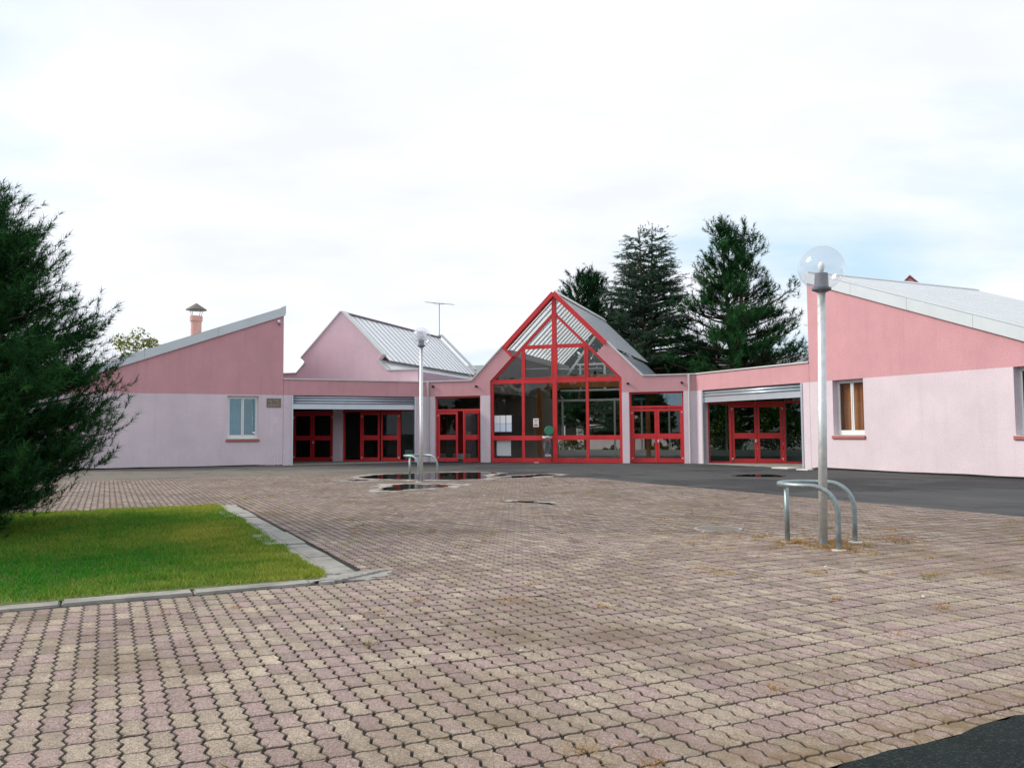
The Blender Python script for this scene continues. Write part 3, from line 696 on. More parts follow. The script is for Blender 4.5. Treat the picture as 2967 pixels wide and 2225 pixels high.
def wing(name, label, org, rz, g, S0, S1, DEP, wins, joints):
    t = thing(name, label, 'building', org, rz)
    zb = lambda s: 6.70 - .3735 * (s - 6.5)        # underside of the verge board
    zt = lambda s: zb(s) + .40
    T = .30
    cuts = [S0] + [v for w in wins for v in w[:2]] + [S1]
    bm = B()
    for i in range(len(cuts) - 1):
        a, b_ = cuts[i], cuts[i + 1]
        if i % 2 == 0: box(bm, g * a, g * b_, 0, T, 0, HP, 0)
        else:
            z0, z1 = wins[i // 2][2:4]
            box(bm, g * a, g * b_, 0, T, 0, z0 - .02, 0)
            if z1 < HP: box(bm, g * a, g * b_, 0, T, z1, HP, 0)
    prism(bm, [(g * S0, HP), (g * S1, HP), (g * S1, zb(S1) + .1), (g * S0, zb(S0) + .1)], 0, T, 1)
    obj('front_wall', bm, [M_LOW, M_UP], t)
    bm = B(); box(bm, g * S0, g * (S0 + T), T, DEP, 0, HP, 0); box(bm, g * S0, g * (S0 + T), T, DEP, HP, zb(S0) + .1, 1); obj('side_wall', bm, [M_LOW, M_UP], t)
    bm = B(); box(bm, g * (S1 - T), g * S1, T, DEP, 0, zb(S1) + .1, 0); obj('side_wall', bm, [M_LOW, M_UP], t)
    bm = B(); prism(bm, [(g * (S0 + T), 0), (g * (S1 - T), 0), (g * (S1 - T), zb(S1) + .1), (g * (S0 + T), zb(S0) + .1)], DEP - T, DEP, 1); obj('back_wall', bm, [M_LOW, M_UP], t)
    bm = B(); box(bm, g * (S0 + T), g * (S1 - T), T, DEP - T, -.02, .03); obj('floor', bm, M_INFLOOR, t)
    bm = B(); e0, e1 = S0 - .06, S1 + .35
    prism(bm, [(g * e0, zt(e0) - .26), (g * e1, zt(e1) - .26), (g * e1, zt(e1) - .06), (g * e0, zt(e0) - .06)], -.02, DEP + .03); roof = obj('roof', bm, M_FASCIA, t)
    ny = 11; st = (DEP + .06) / ny
    for k in range(ny):
        y0 = -.03 + k * st; bm = B()
        prism(bm, [(g * e0, zt(e0) - .055), (g * e1, zt(e1) - .055), (g * e1, zt(e1) - .01), (g * e0, zt(e0) - .01)], y0 + .004, y0 + st - .004); obj('roof_sheet', bm, M_ROOFW, roof)
        bm = B(); prism(bm, [(g * e0, zt(e0) - .012), (g * e1, zt(e1) - .012), (g * e1, zt(e1) - .003), (g * e0, zt(e0) - .003)], y0 - .022, y0 + .022); obj('roof_seam', bm, M_SEAMW, roof)
    bm = B(); prism(bm, [(g * (e0 - .02), zt(e0) - .3), (g * (e0 + .20), zt(e0 + .20) - .005), (g * (e0 + .20), zt(e0 + .20) + .03), (g * (e0 - .02), zt(e0) + .05)], -.06, DEP + .06); obj('ridge_cap', bm, M_FASCIA, roof)
    for a, b_ in zip(joints[:-1], joints[1:]):
        bm = B(); prism(bm, [(g * (a + .004), zb(a)), (g * (b_ - .004), zb(b_)), (g * (b_ - .004), zt(b_) - .02), (g * (a + .004), zt(a) - .02)], -.085, -.035); obj('verge_board', bm, M_FASCIA, roof)
    # ragged tar and dirt where the asphalt meets the foot of the wall
    rr_ = np.random.default_rng(int(S0 * 10)); top = []; s = S0 + .02
    while s < S1 - .05: top.append((s, .02 + .022 * rr_.random() ** 2 + (.04 if rr_.random() < .06 else 0))); s += .03 + .12 * rr_.random()
    bm = B(); prism(bm, [(g * S0 + g * .01, .0), (g * (S1 - .02), .0)] + [(g * a, z) for a, z in reversed(top)], -.004, -.001); bmesh.ops.triangulate(bm, faces=[f for f in bm.faces if len(f.verts) > 4]); obj('tar_splash', bm, M_TAR, t)
    for w in wins: window(t, g, w[0], w[1], w[2], w[3], w[4], w[5], w[6])
    return t, zb, zt
RW, _, RWT = wing('school_wing', 'sunlit pale pink wing with a sloping pale metal roof beside the right shutter', CR, RZ_R, 1, 6.40, 16.2, 9.4,
     [(7.45, 8.76, 1.22, HP - .0, .22, M_GLASS, [(7.4, 8.85, M_CURT)]), (13.9, 15.2, 1.22, HP, .22, M_GLASSD, [(14.5, 15.3, M_CURT)])],
     [6.34, 8.42, 10.61, 12.81, 15.0, 16.55])
LW, _, LWT = wing('school_wing', 'shaded lilac pink wing with a chimney on its roof beside the left shutter', CL, RZ_L, -1, 6.60, 16.2, 9.4,
     [(7.66, 8.97, 1.20, HP - .06, .14, M_GLASSM, [(8.35, 9.0, M_NET)])],
     [6.54, 9.4, 12.3, 15.2, 16.55])
# a note stuck in the window, the plaque and the small outside light
bm = B(); box(bm, -7.89, -7.78, .125, .128, 1.42, 1.50); obj('window_note', bm, M_PAPER, LW)
for x0, x1, z0, z1 in ((-7.02, -6.80, 1.86, 2.16), (-7.12, -7.05, 1.35, 2.52), (-6.86, -6.80, .05, .62), (-6.98, -6.94, .05, .5)):
    bm = B(); hh = [(x0, z0), (x1 - .01, z0 + .02), (x1, (z0 + z1) / 2), (x1 - .015, z1), (x0 + .012, z1 - .02), (x0 + .006, (z0 + z1) / 2 + .03)]; prism(bm, hh, -.003, -.0008); obj('repainted_patch', bm, M_PATCH, LW)
pl = thing('plaque', 'small grey stone plaque with worn lettering beside the left window', 'plaque', CL, RZ_L)
bm = B(); box(bm, -7.315, -6.70, -.03, -.001, 2.57, 2.97); bmesh.ops.bevel(bm, geom=bm.edges[:], offset=.006, segments=1, affect='EDGES'); obj('stone', bm, M_PLAQ, pl)
r_ = random.Random(3)
for row in range(6):
    x = -7.26; bm = B()
    while x < -6.80:
        w = r_.uniform(.02, .09)
        if r_.random() < .8: box(bm, x, min(x + w, -6.76), -.0335, -.029, 2.925 - row * .058 - .026, 2.925 - row * .058)
        x += w + r_.uniform(.012, .03)
    obj('lettering', bm, M_PLAQT, pl)['kind'] = 'stuff'
wl = thing('wall_light', 'small round white light high on the left wing wall', 'wall light', CL, RZ_L)
bm = B(); lathe(bm, [(.02, 0), (.06, -.02), (.075, -.07), (.05, -.12), (.005, -.135)], 14, (-6.83, 0, 6.40), axis='Y'); obj('lens', bm, M_BULB, wl, True)
bm = B(); lathe(bm, [(.05, .0), (.05, -.03)], 12, (-6.80, 0, 6.27), axis='Y'); obj('bracket', bm, M_GREYPL, wl)
ch = thing('chimney', 'round pink chimney with a conical metal cowl on the left wing roof', 'chimney', CL + Matrix.Rotation(RZ_L, 3, 'Z') @ Vector((-10.02, 3.0, 0)), RZ_L)
zc = LWT(10.02)
bm = B(); lathe(bm, [(.235, zc - .25), (.235, 6.62), (.28, 6.62), (.28, 6.86), (.16, 6.86), (.16, 6.6)], 28); obj('stack', bm, M_CHIM, ch, False)
bm = B(); lathe(bm, [(.47, 7.14), (.46, 7.17), (.02, 7.46), (.015, 7.42), (.44, 7.13)], 28); obj('cowl', bm, M_CAP, ch)
for k in range(4):
    a = k * pi / 2 + .5; bm = B(); tube(bm, [(.22 * cos(a), .22 * sin(a), 6.80), (.36 * cos(a), .36 * sin(a), 7.19)], .012, 6); obj('strut', bm, M_CAP, ch)

# ================================================================== entrance building
E = thing('entrance_building', 'pink entrance hall with a red glazed gable between two shuttered porches', 'building', CL, RZ_C)
S2 = math.sqrt(.5)
# angled porch fronts are children with their own turn
def turned(o, sgn):
    o.rotation_euler = (0, 0, (RZ_L if sgn < 0 else RZ_R) - RZ_C)
    if sgn > 0: o.location = (W_C, 0, 0)
    return o
TW = .34
bm = B()
for a, b_ in ((0, .62), (2.95, 3.43)): box(bm, a, b_, 0, TW, 0, HP, 0)
prism(bm, [(0, HP), (3.43, HP), (3.43, 3.78), (4.56, 4.91), (4.08, 5.39), (2.51, 3.82), (0, 3.82)], 0, TW, 1)
obj('front_wall', bm, [M_LOW, M_UP], E); bm = B()
for a, b_ in ((9.67, 9.98), (12.36, W_C)): box(bm, a, b_, 0, TW, 0, HP, 0)
prism(bm, [(W_C, HP), (9.67, HP), (9.67, 3.78), (8.54, 4.91), (9.02, 5.39), (10.59, 3.82), (W_C, 3.82)], 0, TW, 1)
obj('front_wall', bm, [M_LOW, M_UP], E)
for sgn, ln in ((-1, 6.60), (1, 6.40)):
    g = sgn; bm = B(); o1 = .36; o2 = ln - (.36 if sgn < 0 else .34)
    box(bm, 0, g * o1, .002, .302, 0, HP, 0); box(bm, g * o2, g * (ln - .012), .002, .302, 0, HP, 0); box(bm, 0, g * (ln - .012), .002, .302, HP, 3.82, 1)
    turned(obj('porch_wall', bm, [M_LOW, M_UP], E), sgn)
    bm = B(); box(bm, 0, g * (ln - .012), -.045, .40, 3.823, 3.875); turned(obj('coping', bm, M_COPING, E), sgn)
    # roller shutter, half drawn up into the head of the opening
    zb_ = 2.53 if sgn < 0 else 2.62
    bm = B(); box(bm, g * (o1 + .07), g * (o2 - .07), .06, .10, zb_, zb_ + .20); box(bm, g * (o1 + .07), g * (o2 - .07), .045, .115, zb_ - .025, zb_); sh = turned(obj('roller_shutter', bm, M_SHUT, E), sgn)
    for k in range(3):
        bm = B(); z0 = zb_ + .205 + k * .125; pr = []
        for i in range(9):
            t = i / 8; pr.append((.085 - .065 * sin(pi * t), z0 + .12 * t))
        pr += [(.11, z0 + .12), (.11, z0)]
        a_ = [bm.verts.new((g * (o1 + .07), y, z)) for y, z in pr]; b_ = [bm.verts.new((g * (o2 - .07), y, z)) for y, z in pr]
        for i in range(len(pr)): bm.faces.new((a_[i], a_[(i + 1) % len(pr)], b_[(i + 1) % len(pr)], b_[i]))
        bm.faces.new(a_); bm.faces.new(b_[::-1]); so = obj('shutter_slat', bm, M_SHUT, sh, True)
        for pl_ in so.data.polygons:
            if len(pl_.vertices) > 4: pl_.use_smooth = False
    for a in (o1 + .003, o2 - .078):
        bm = B(); box(bm, g * a, g * (a + .075), -.03, .10, 0.0, HP - .005); turned(obj('shutter_guide', bm, M_SHUT, E), sgn)
    bm = B(); box(bm, g * (o1 + .08), g * (o2 - .08), .03, .28, HP - .055, HP - .005); turned(obj('shutter_housing', bm, M_BLACK, E), sgn)
    # soffit, porch floor and flat roof over the triangle
    q = [(0, 0), (g * ln * S2, -ln * S2), (g * ln * 2 * S2, 0)]; ox = 0 if sgn < 0 else W_C
    q = [(ox + x, y) for x, y in q]
    qi = [(ox + g * .45, -.02), (ox + g * (ln * S2), -ln * S2 + .5), (ox + g * (ln * 2 * S2 - .5), -.02)]
    bm = B(); hprism(bm, qi, HP + .02, HP + .12); obj('porch_soffit', bm, M_INWALL, E)
    qf = [(ox + g * .05, -.01), (ox + g * ln * S2, -ln * S2 + .05), (ox + g * (ln * 2 * S2 - .05), -.01)]
    bm = B(); hprism(bm, qf, -.02, .022); obj('porch_floor', bm, M_CONC, E)
    bm = B(); hprism(bm, qi, 3.4, 3.5); obj('flat_roof', bm, M_CONC, E)
# copings of the entrance front
def cop(p, q):
    bm = B(); p = Vector(p); q = Vector(q); d = (q - p).normalized(); n = Vector((-d[1], d[0]))
    if n[1] < 0: n = -n
    prism(bm, [tuple(p), tuple(q), tuple(q + n * .05), tuple(p + n * .05)], -.05, .40); obj('coping', bm, M_COPING, E)
cop((.02, 3.822), (2.50, 3.822)); cop((2.52, 3.824), (4.085, 5.389)); cop((10.60, 3.822), (W_C - .02, 3.822)); cop((10.58, 3.824), (9.015, 5.389))
# red steelwork of the gable
YR0, YR1 = .10, .20
def rb(name, p, q, w, y0=YR0, y1=YR1):
    bm = B(); bar(bm, p, q, w, y0, y1); return obj(name, bm, M_RED, E)
rb('rafter', (6.55, 7.745), (4.14, 5.335), .20, -.04, .30); rb('rafter', (6.5501, 7.745), (8.96, 5.335), .20, -.041, .299)
rb('rafter_end', (4.10, 5.33), (4.55, 4.88), .09, -.02, .22)
rb('inner_rafter', (6.55, 6.83), (3.49, 3.77), .12); rb('inner_rafter', (6.55, 6.83), (9.61, 3.77), .12, YR0 + .001, YR1 - .001)
rb('mullion', (6.55, .01), (6.55, 7.72), .20, YR0 - .02, YR1 + .02)
for s in (5.03, 8.07): rb('mullion', (s, .01), (s, 5.33), .13, YR0 - .004, YR1 + .004)
for s in (3.50, 9.60): rb('mullion', (s, .01), (s, 3.80), .13, YR0 - .003, YR1 + .003)
rb('rail', (5.0, 5.33), (8.1, 5.33), .13, YR0 - .007, YR1 + .007)
for z, w in ((3.74, .20), (1.13, .21), (.105, .19)): rb('rail', (3.435, z), (9.665, z), w, YR0 - .01, YR1 + .01)
def pane(pts, y=.148, m=M_GLASS, par=None):
    bm = B(); prism(bm, pts, y, y + .006); return obj('pane', bm, m, par or E)
xs = [3.56, 4.965, 5.095, 6.455, 6.645, 8.005, 8.135, 9.54]
for i in range(0, 8, 2):
    a, b_ = xs[i], xs[i + 1]
    pane([(a, .19), (b_, .19), (b_, 1.03), (a, 1.03)]); pane([(a, 1.23), (b_, 1.23), (b_, 3.65), (a, 3.65)])
for a, b_ in ((5.095, 6.455), (6.645, 8.005)):
    pane([(a, 3.83), (b_, 3.83), (b_, 5.27), (a, 5.27)])
    bm = B(); w = .05
    for p, q, c, d in ((a, a + w, 3.84, 5.265), (b_ - w, b_, 3.84, 5.265), (a + w, b_ - w, 3.84, 3.84 + w), (a + w, b_ - w, 5.265 - w, 5.265)): box(bm, p, q, YR0 - .025, YR0 + .03, c, d)
    obj('opening_light', bm, M_RED, E)
pane([(3.65, 3.84), (4.965, 3.84), (4.965, 5.16)]); pane([(8.135, 3.84), (9.45, 3.84), (8.135, 5.16)])
pane([(5.16, 5.39), (6.455, 5.39), (6.455, 6.66)]); pane([(6.645, 5.39), (7.94, 5.39), (6.645, 6.66)])
pane([(4.60, 4.96), (6.455, 6.82), (6.455, 7.52), (4.27, 5.34)]); pane([(8.50, 4.96), (6.645, 6.82), (6.645, 7.52), (8.83, 5.34)])

def leaf(par, hx, w, dirn, y, z1, ang=0.0, m=M_GLASSD, hinge=True, handle=False, red=M_RED):
    # one glazed door leaf, hinged at hx, running w in direction dirn
    g = dirn; bm = B(); st = .10; box(bm, 0, g * st, 0, .05, .03, z1); box(bm, g * (w - st), g * w, 0, .05, .03, z1)
    for a, b_ in ((.03, .21), (1.06, 1.29), (z1 - .13, z1)): box(bm, g * st, g * (w - st), 0.001, .049, a, b_)
    lf = obj('door_leaf', bm, red, par); lf.location = (hx, y, 0); lf.rotation_euler = (0, 0, ang)
    for a, b_ in ((.21, 1.06), (1.29, z1 - .13)):
        bm = B(); box(bm, g * st, g * (w - st), .022, .028, a, b_); obj('pane', bm, m, lf)
    if hinge:
        for z in (.20, z1 - .2):
            bm = B(); box(bm, g * -.03, g * .045, -.03, 0, z, z + .045); box(bm, g * -.03, g * -.005, -.03, 0, z - .07, z); obj('hinge', bm, M_CERA, lf)
    if handle:
        bm = B(); box(bm, g * (w - .075), g * (w - .02), -.02, 0, .90, 1.02); box(bm, g * (w - .06), g * (w - .035), -.05, -.02, .93, .99); obj('handle', bm, M_CERA, lf)
    return lf
def frame(par, s0, s1, y, zl, ztop, transom=True, glass=M_GLASSD):
    bm = B(); w = .075
    box(bm, s0, s0 + w, y - .02, y + .09, .0, ztop); box(bm, s1 - w, s1, y - .02, y + .09, .0, ztop); box(bm, s0 + w, s1 - w, y - .02, y + .09, zl, zl + .09); box(bm, s0 + w, s1 - w, y - .02, y + .09, ztop - w, ztop)
    f = obj('door_frame', bm, M_RED, par)
    bm = B(); box(bm, s0 + w, s1 - w, y + .03, y + .036, zl + .09, ztop - w); obj('pane', bm, glass, f)
    return f
# entrance doors either side of the gable
frame(E, .62, 2.95, .16, 2.42, HP - .004); leaf(E, .70, 1.03, 1, .17, 2.40); leaf(E, 2.865, 1.10, -1, .12, 2.40, radians(70), hinge=False)
frame(E, 9.98, 12.36, .16, 2.42, HP - .004, glass=M_GLASSM); leaf(E, 10.06, 1.105, 1, .17, 2.40, m=M_GLASS); leaf(E, 12.28, 1.105, -1, .17, 2.40, m=M_GLASS, handle=True)
# left porch doors
frame(E, -7.95, -4.93, .06, 2.44, HP); leaf(E, -7.25, 1.05, 1, .07, 2.42); leaf(E, -5.03, 1.13, -1, .07, 2.42, handle=True)
bm = B(); box(bm, -7.87, -7.27, .07, .12, .03, 2.42); obj('blank_panel', bm, M_RED, E)
bm = B(); box(bm, -4.89, -4.40, -.10, .34, .0, HP); obj('pillar', bm, M_LOW, E)
bm = B(); box(bm, -9.3, -7.95, .0, .34, 0, HP); box(bm, -.36, -.002, .0, .34, 0, HP); obj('porch_back_wall', bm, M_LOW, E)
frame(E, -4.36, -.36, .06, 2.44, HP); leaf(E, -3.36, .985, 1, .07, 2.42); leaf(E, -1.32, .985, -1, .07, 2.42)
for s in (-3.43, -1.29): bm = B(); box(bm, s, s + .06, .04, .14, .01, 2.44); obj('mullion', bm, M_RED, E)
for a, b_ in ((-4.285, -3.43), (-1.23, -.435)):
    bm = B(); box(bm, a, b_, .04, .14, .01, .10); obj('rail', bm, M_RED, E); pane([(a, .10), (b_, .10), (b_, 2.44), (a, 2.44)], .09, M_GLASSD)
bm = B(); box(bm, -1.05, -.62, .16, .175, .12, .58); obj('notice_board', bm, M_PAPER, E)
# right porch doors
bm = B(); box(bm, W_C + .002, 13.36, .0, .34, 0, HP); box(bm, 21.3, 21.9, 0, .34, 0, HP); obj('porch_back_wall', bm, M_LOW, E)
frame(E, 13.36, 21.3, .06, 2.52, HP); leaf(E, 14.36, 1.01, 1, .07, 2.50, handle=True); leaf(E, 16.40, 1.01, -1, .07, 2.50)
for s in (14.24, 16.42, 18.1, 19.7): bm = B(); box(bm, s, s + .10, .035, .145, .01, 2.52); obj('mullion', bm, M_RED, E)
for a, b_ in ((13.435, 14.24), (16.52, 18.1), (18.2, 19.7), (19.8, 21.225)):
    bm = B(); box(bm, a, b_, .04, .14, .01, .10); obj('rail', bm, M_RED, E); pane([(a, .10), (b_, .10), (b_, 2.52), (a, 2.52)], .09, M_GLASSD)
# papers on the glass
for i in range(3):
    for j in range(2):
        bm = B(); x = 3.60 + i * .285 + (.012 if i == 2 else 0); z = 1.42 + j * .385; box(bm, x, x + .262, .138, .1405, z, z + .372); obj('notice_sheet', bm, M_PAPERB if j == 0 else M_PAPER, E)
bm = B(); box(bm, 5.50, 5.76, .138, .1405, 1.63, 2.02); po_ = obj('poster', bm, M_PAPER, E)
bm = B(); box(bm, 5.535, 5.725, .1365, .138, 1.67, 1.75); box(bm, 5.535, 5.725, .1365, .138, 1.93, 1.97); obj('poster_band', bm, M_POSTRED, po_)
bm = B()
for k in range(5): box(bm, 5.55, 5.71 - .02 * (k % 2), .1368, .138, 1.78 + k * .028, 1.79 + k * .028)
obj('poster_print', bm, M_GREYPL, po_)
bm = B(); box(bm, 3.66, 4.36, .26, .28, .30, 1.02); obj('notice_board', bm, M_PAPER, E)
# overflow spouts and downpipes
for s, z in ((.55, 3.60), (2.77, 3.55), (9.96, 3.50), (12.31, 3.48)):
    bm = B(); lathe(bm, [(.05, .0), (.05, -.13), (.036, -.13), (.036, -.02)], 14, (s, 0, z), axis='Y'); obj('spout', bm, M_BLACK, E)
for s in (.29, 12.62):
    bm = B(); tube(bm, [(s, -.075, .03), (s, -.075, 3.84)], .052, 14); dp = obj('downpipe', bm, M_PIPE, E)
    for z in (.6, 2.0, 3.2): bm = B(); lathe(bm, [(.059, 0), (.059, .035)], 14, (s, -.075, z)); box(bm, s - .02, s + .02, -.03, .0, z, z + .035); obj('pipe_clip', bm, M_PIPE, dp)
# gable roof: translucent ribbed sheets on pale purlins
DR = 10.6
roof = B(); 
for s, z in ((4.33, 5.22), (8.77, 5.22)): box(roof, s - .09, s + .09, .32, DR, z - .26, z + .02)
box(roof, 6.49, 6.61, .32, DR, 7.50, 7.62); roofo = obj('roof', roof, M_CEIL, E)
for sd in (-1, 1):
    nsh = 17; st = (DR - .30) / nsh
    for k in range(nsh):
        y0 = .305 + k * st; bm = B(); p0 = Vector((6.55, 7.80)); p1 = Vector((6.55 + sd * 2.52, 5.28))
        d = (p1 - p0).normalized(); nn = Vector((sd * .7071, .7071))
        prism(bm, [tuple(p0), tuple(p1), tuple(p1 + nn * .012), tuple(p0 + nn * .012)], y0 + .045, y0 + st - .045); obj('roof_sheet', bm, M_POLY, roofo)
        bm = B(); prism(bm, [tuple(p0 - nn * .04), tuple(p1 - nn * .04), tuple(p1 + nn * .021), tuple(p0 + nn * .021)], y0 - .0449, y0 + .0449); obj('roof_rib', bm, M_RIB, roofo)
    bm = B()
    prism(bm, [(6.55 + sd * 2.40, 5.16), (6.55 + sd * 3.95, 3.61), (6.55 + sd * 3.95, 3.56), (6.55 + sd * 2.40, 5.11)], .42, DR); obj('apron', bm, M_ZINC, E)
    bm = B(); prism(bm, [(6.55 + sd * 2.15, 5.05), (6.55 + sd * 3.28, 3.92), (6.55 + sd * 3.28, 3.30), (6.55 + sd * 3.42, 3.30), (6.55 + sd * 3.42, 3.98), (6.55 + sd * 2.24, 5.16)], .36, DR); obj('hall_lining', bm, M_INWALL, E)
bm = B(); prism(bm, [(6.55 - .16, 7.72), (6.55, 7.88), (6.55 + .16, 7.72), (6.55 + .16, 7.76), (6.55, 7.93), (6.55 - .16, 7.76)], .301, DR); obj('ridge_cap', bm, M_COPING, roofo)
# flat roofs over the low hall either side
for a, b_ in ((-9.2, 3.1), (9.98, 21.8)):
    bm = B(); box(bm, a, b_, .36, DR + .2, 3.30, 3.50); obj('flat_roof', bm, M_CEIL, E)
# rear of the hall: pale framed glazing on a low wall, and the rear gable
bm = B(); box(bm, 3.6, 21.8, DR - .12, DR + .1, 0, .34); obj('rear_sill_wall', bm, M_WHITE, E)
def wb(p, q, w, y=DR):
    bm = B(); bar(bm, p, q, w, y - .05, y + .05); obj('rear_frame', bm, M_WHITE, E)
s = 4.0
while s < 21.8: wb((s, .34), (s, 3.30), .09); s += 1.55
wb((3.6, 3.22), (21.8, 3.22), .12); wb((3.9, 3.8), (9.2, 3.8), .11, DR + .01); wb((4.9, 5.3), (8.2, 5.3), .10, DR + .012); wb((6.55, 3.8), (6.55, 7.6), .12, DR + .005)
wb((6.55, 7.62), (3.6, 4.67 - .9), .12, DR + .015); wb((6.55, 7.62), (9.5, 3.77), .12, DR + .016); wb((5.1, 3.8), (5.1, 5.3), .08, DR + .02); wb((8.0, 3.8), (8.0, 5.3), .08, DR + .021)
bm = B(); box(bm, 3.6, 21.8, DR + .03, DR + .04, .34, 3.3); obj('rear_pane', bm, M_GLASS, E)
bm = B(); box(bm, -9.2, 21.8, .36, DR, -.02, .02); obj('hall_floor', bm, M_INFLOOR, E)
bm = B(); box(bm, -9.2, 1.8, 5.0, 5.15, .02, 3.3); box(bm, 1.8, 3.5, 6.5, 6.65, .02, 3.3); box(bm, 1.8, 1.95, 5.15, 6.5, .02, 3.3); box(bm, 3.5, 3.6, 6.65, DR, .02, 3.3); obj('partition', bm, M_INWALL, E)
bm = B(); box(bm, -9.2, -9.05, .36, 5.0, .02, 3.3); box(bm, -4.6, -4.45, .36, 5.0, .02, 3.3); box(bm, -1.2, -1.08, .4, 5.0, .02, 3.3); obj('partition', bm, M_INDARK, E)
bm = B(); box(bm, 3.4, 9.7, 6.9, 7.1, 3.75, 4.45); box(bm, 9.7, 21.8, 6.9, 7.1, 2.95, 3.29); obj('timber_beam', bm, M_WOOD, E)
for s, y in ((9.35, 4.0), (9.35, 8.6), (3.72, 7.0), (14.0, 5.0)): bm = B(); box(bm, s - .11, s + .11, y - .11, y + .11, .02, 3.3 if s > 9.7 else 3.75); obj('timber_post', bm, M_WOOD, E)
# inner red doors of the left lobby
for a, b_ in ((-.6, .14), (.46, 1.46)):
    bm = B(); box(bm, a, b_, 2.5, 2.55, .03, 2.45); dl = obj('inner_door', bm, M_REDDOOR, E)
    bm = B(); box(bm, a + .02, b_ - .02, 2.485, 2.499, .05, .34); obj('kick_plate', bm, M_PAPER, dl)
    bm = B(); box(bm, b_ - .10, b_ - .07, 2.44, 2.499, 1.0, 1.16); obj('handle', bm, M_BRASS, dl)
bm = B(); box(bm, .15, .45, 2.45, 2.65, .02, 3.3); box(bm, -1.08, 1.9, 2.5, 2.6, 2.47, 3.3); obj('lobby_wall', bm, M_INWALL, E)
bm = B(); box(bm, 3.0, 3.08, 2.6, 6.4, .02, 2.2); obj('partition', bm, M_INDARK, E)
bm = B(); box(bm, 2.2, 3.0, 6.44, 6.49, 1.7, 2.3); obj('display_panel', bm, M_GREYPL, E)
for k, (s, y, z) in enumerate(((5.1, 2.0, 4.45), (5.9, 4.0, 4.55), (7.5, 3.0, 4.45))):
    bm = B(); tube(bm, [(s - .6, y, z), (s + .6, y, z)], .02, 6); bm2 = obj('lamp_rail', bm, M_GALV, E)

# ------------------------------------------------------------------ pink gabled block behind the left porch
G = thing('gabled_block', 'pink gabled block with a ribbed metal roof rising behind the left porch', 'building', CL, RZ_C)
bm = B(); prism(bm, [(-8.9, 3.52), (-.27, 3.52), (-.27, 4.44), (-1.93, 4.44), (-2.45, 4.96), (-2.20, 5.21), (-4.50, 7.51), (-6.80, 5.21), (-6.55, 4.96), (-7.07, 4.44), (-8.9, 4.44)], .0, .34); obj('front_wall', bm, M_GAB, G)
DG = 12.2
bm = B(); prism(bm, [(-8.9, 3.52), (-.27, 3.52), (-.27, 4.3), (-1.93, 4.3), (-2.45, 4.96), (-4.50, 7.4), (-6.55, 4.96), (-7.07, 4.3), (-8.9, 4.3)], DG - .3, DG); obj('back_wall', bm, M_LILAC, G)
for a, b_ in ((-.62, -.42), (-8.8, -8.6)): bm = B(); box(bm, a, b_, .34, DG - .3, 3.52, 4.40); obj('side_wall', bm, M_LILAC, G)
def gcop(p, q, y0=-.05, y1=.42, th=.06):
    bm = B(); p = Vector(p); q = Vector(q); d = (q - p).normalized(); n_ = Vector((-d[1], d[0]))
    if n_[1] < 0: n_ = -n_
    prism(bm, [tuple(p), tuple(q), tuple(q + n_ * th), tuple(p + n_ * th)], y0, y1); obj('coping', bm, M_COPING, G)
gcop((-4.52, 7.492), (-6.80, 5.212)); gcop((-4.48, 7.492), (-2.20, 5.212)); gcop((-.26, 4.442), (-1.92, 4.442)); gcop((-1.935, 4.445), (-2.46, 4.97)); gcop((-8.9, 4.442), (-7.08, 4.442)); gcop((-7.065, 4.445), (-6.54, 4.97))
gcop((-4.48, 7.60), (-2.15, 5.27), DG - .1, DG + .25, .10); gcop((-4.52, 7.60), (-6.85, 5.27), DG - .1, DG + .25, .10)
bm = B(); prism(bm, [(-4.5, 7.36), (-2.3, 5.16), (-6.7, 5.16)], .36, DG - .3); groof = obj('roof', bm, M_CEIL, G)
for sd in (-1, 1):
    nsh = 19; st = (DG - .52) / nsh; nn = Vector((sd * .7071, .7071)); p0 = Vector((-4.5, 7.40)); p1 = Vector((-4.5 + sd * 2.42, 4.98))
    for k in range(nsh):
        y0 = .42 + k * st; bm = B(); prism(bm, [tuple(p0), tuple(p1), tuple(p1 + nn * .03), tuple(p0 + nn * .03)], y0 + .018, y0 + st - .018); obj('roof_sheet', bm, M_ROOFS, groof)
        bm = B(); prism(bm, [tuple(p0), tuple(p1), tuple(p1 + nn * .045), tuple(p0 + nn * .045)], y0 - .017, y0 + .017); obj('roof_seam', bm, M_SEAM, groof)
    # corrugated apron under the eaves
    bm = B(); q0 = Vector((-4.5 + sd * 2.05, 5.02)); q1 = Vector((-4.5 + sd * 2.75, 4.40)); nst = 60; prev = None
    for k in range(nst * 2 + 1):
        y = .40 + (DG - .4) * k / (nst * 2); off = .03 if k % 2 else 0.0
        r = [bm.verts.new((q0[0], y, q0[1] + off)), bm.verts.new((q1[0], y, q1[1] + off)), bm.verts.new((q1[0], y, q1[1] + off - .03)), bm.verts.new((q0[0], y, q0[1] + off - .03))]
        if prev:
            for i in range(4): bm.faces.new((prev[i], prev[(i + 1) % 4], r[(i + 1) % 4], r[i]))
        prev = r
    obj('apron', bm, M_ROOFS if sd < 0 else M_ROOFS, G)
bm = B(); box(bm, -4.6, -4.4, .42, DG - .1, 7.42, 7.50); obj('ridge_cap', bm, M_SEAM, groof)
bm = B(); tube(bm, [(-.16, .10, 3.52), (-.16, .10, 4.5)], .05, 10); obj('downpipe', bm, M_PIPE, G)
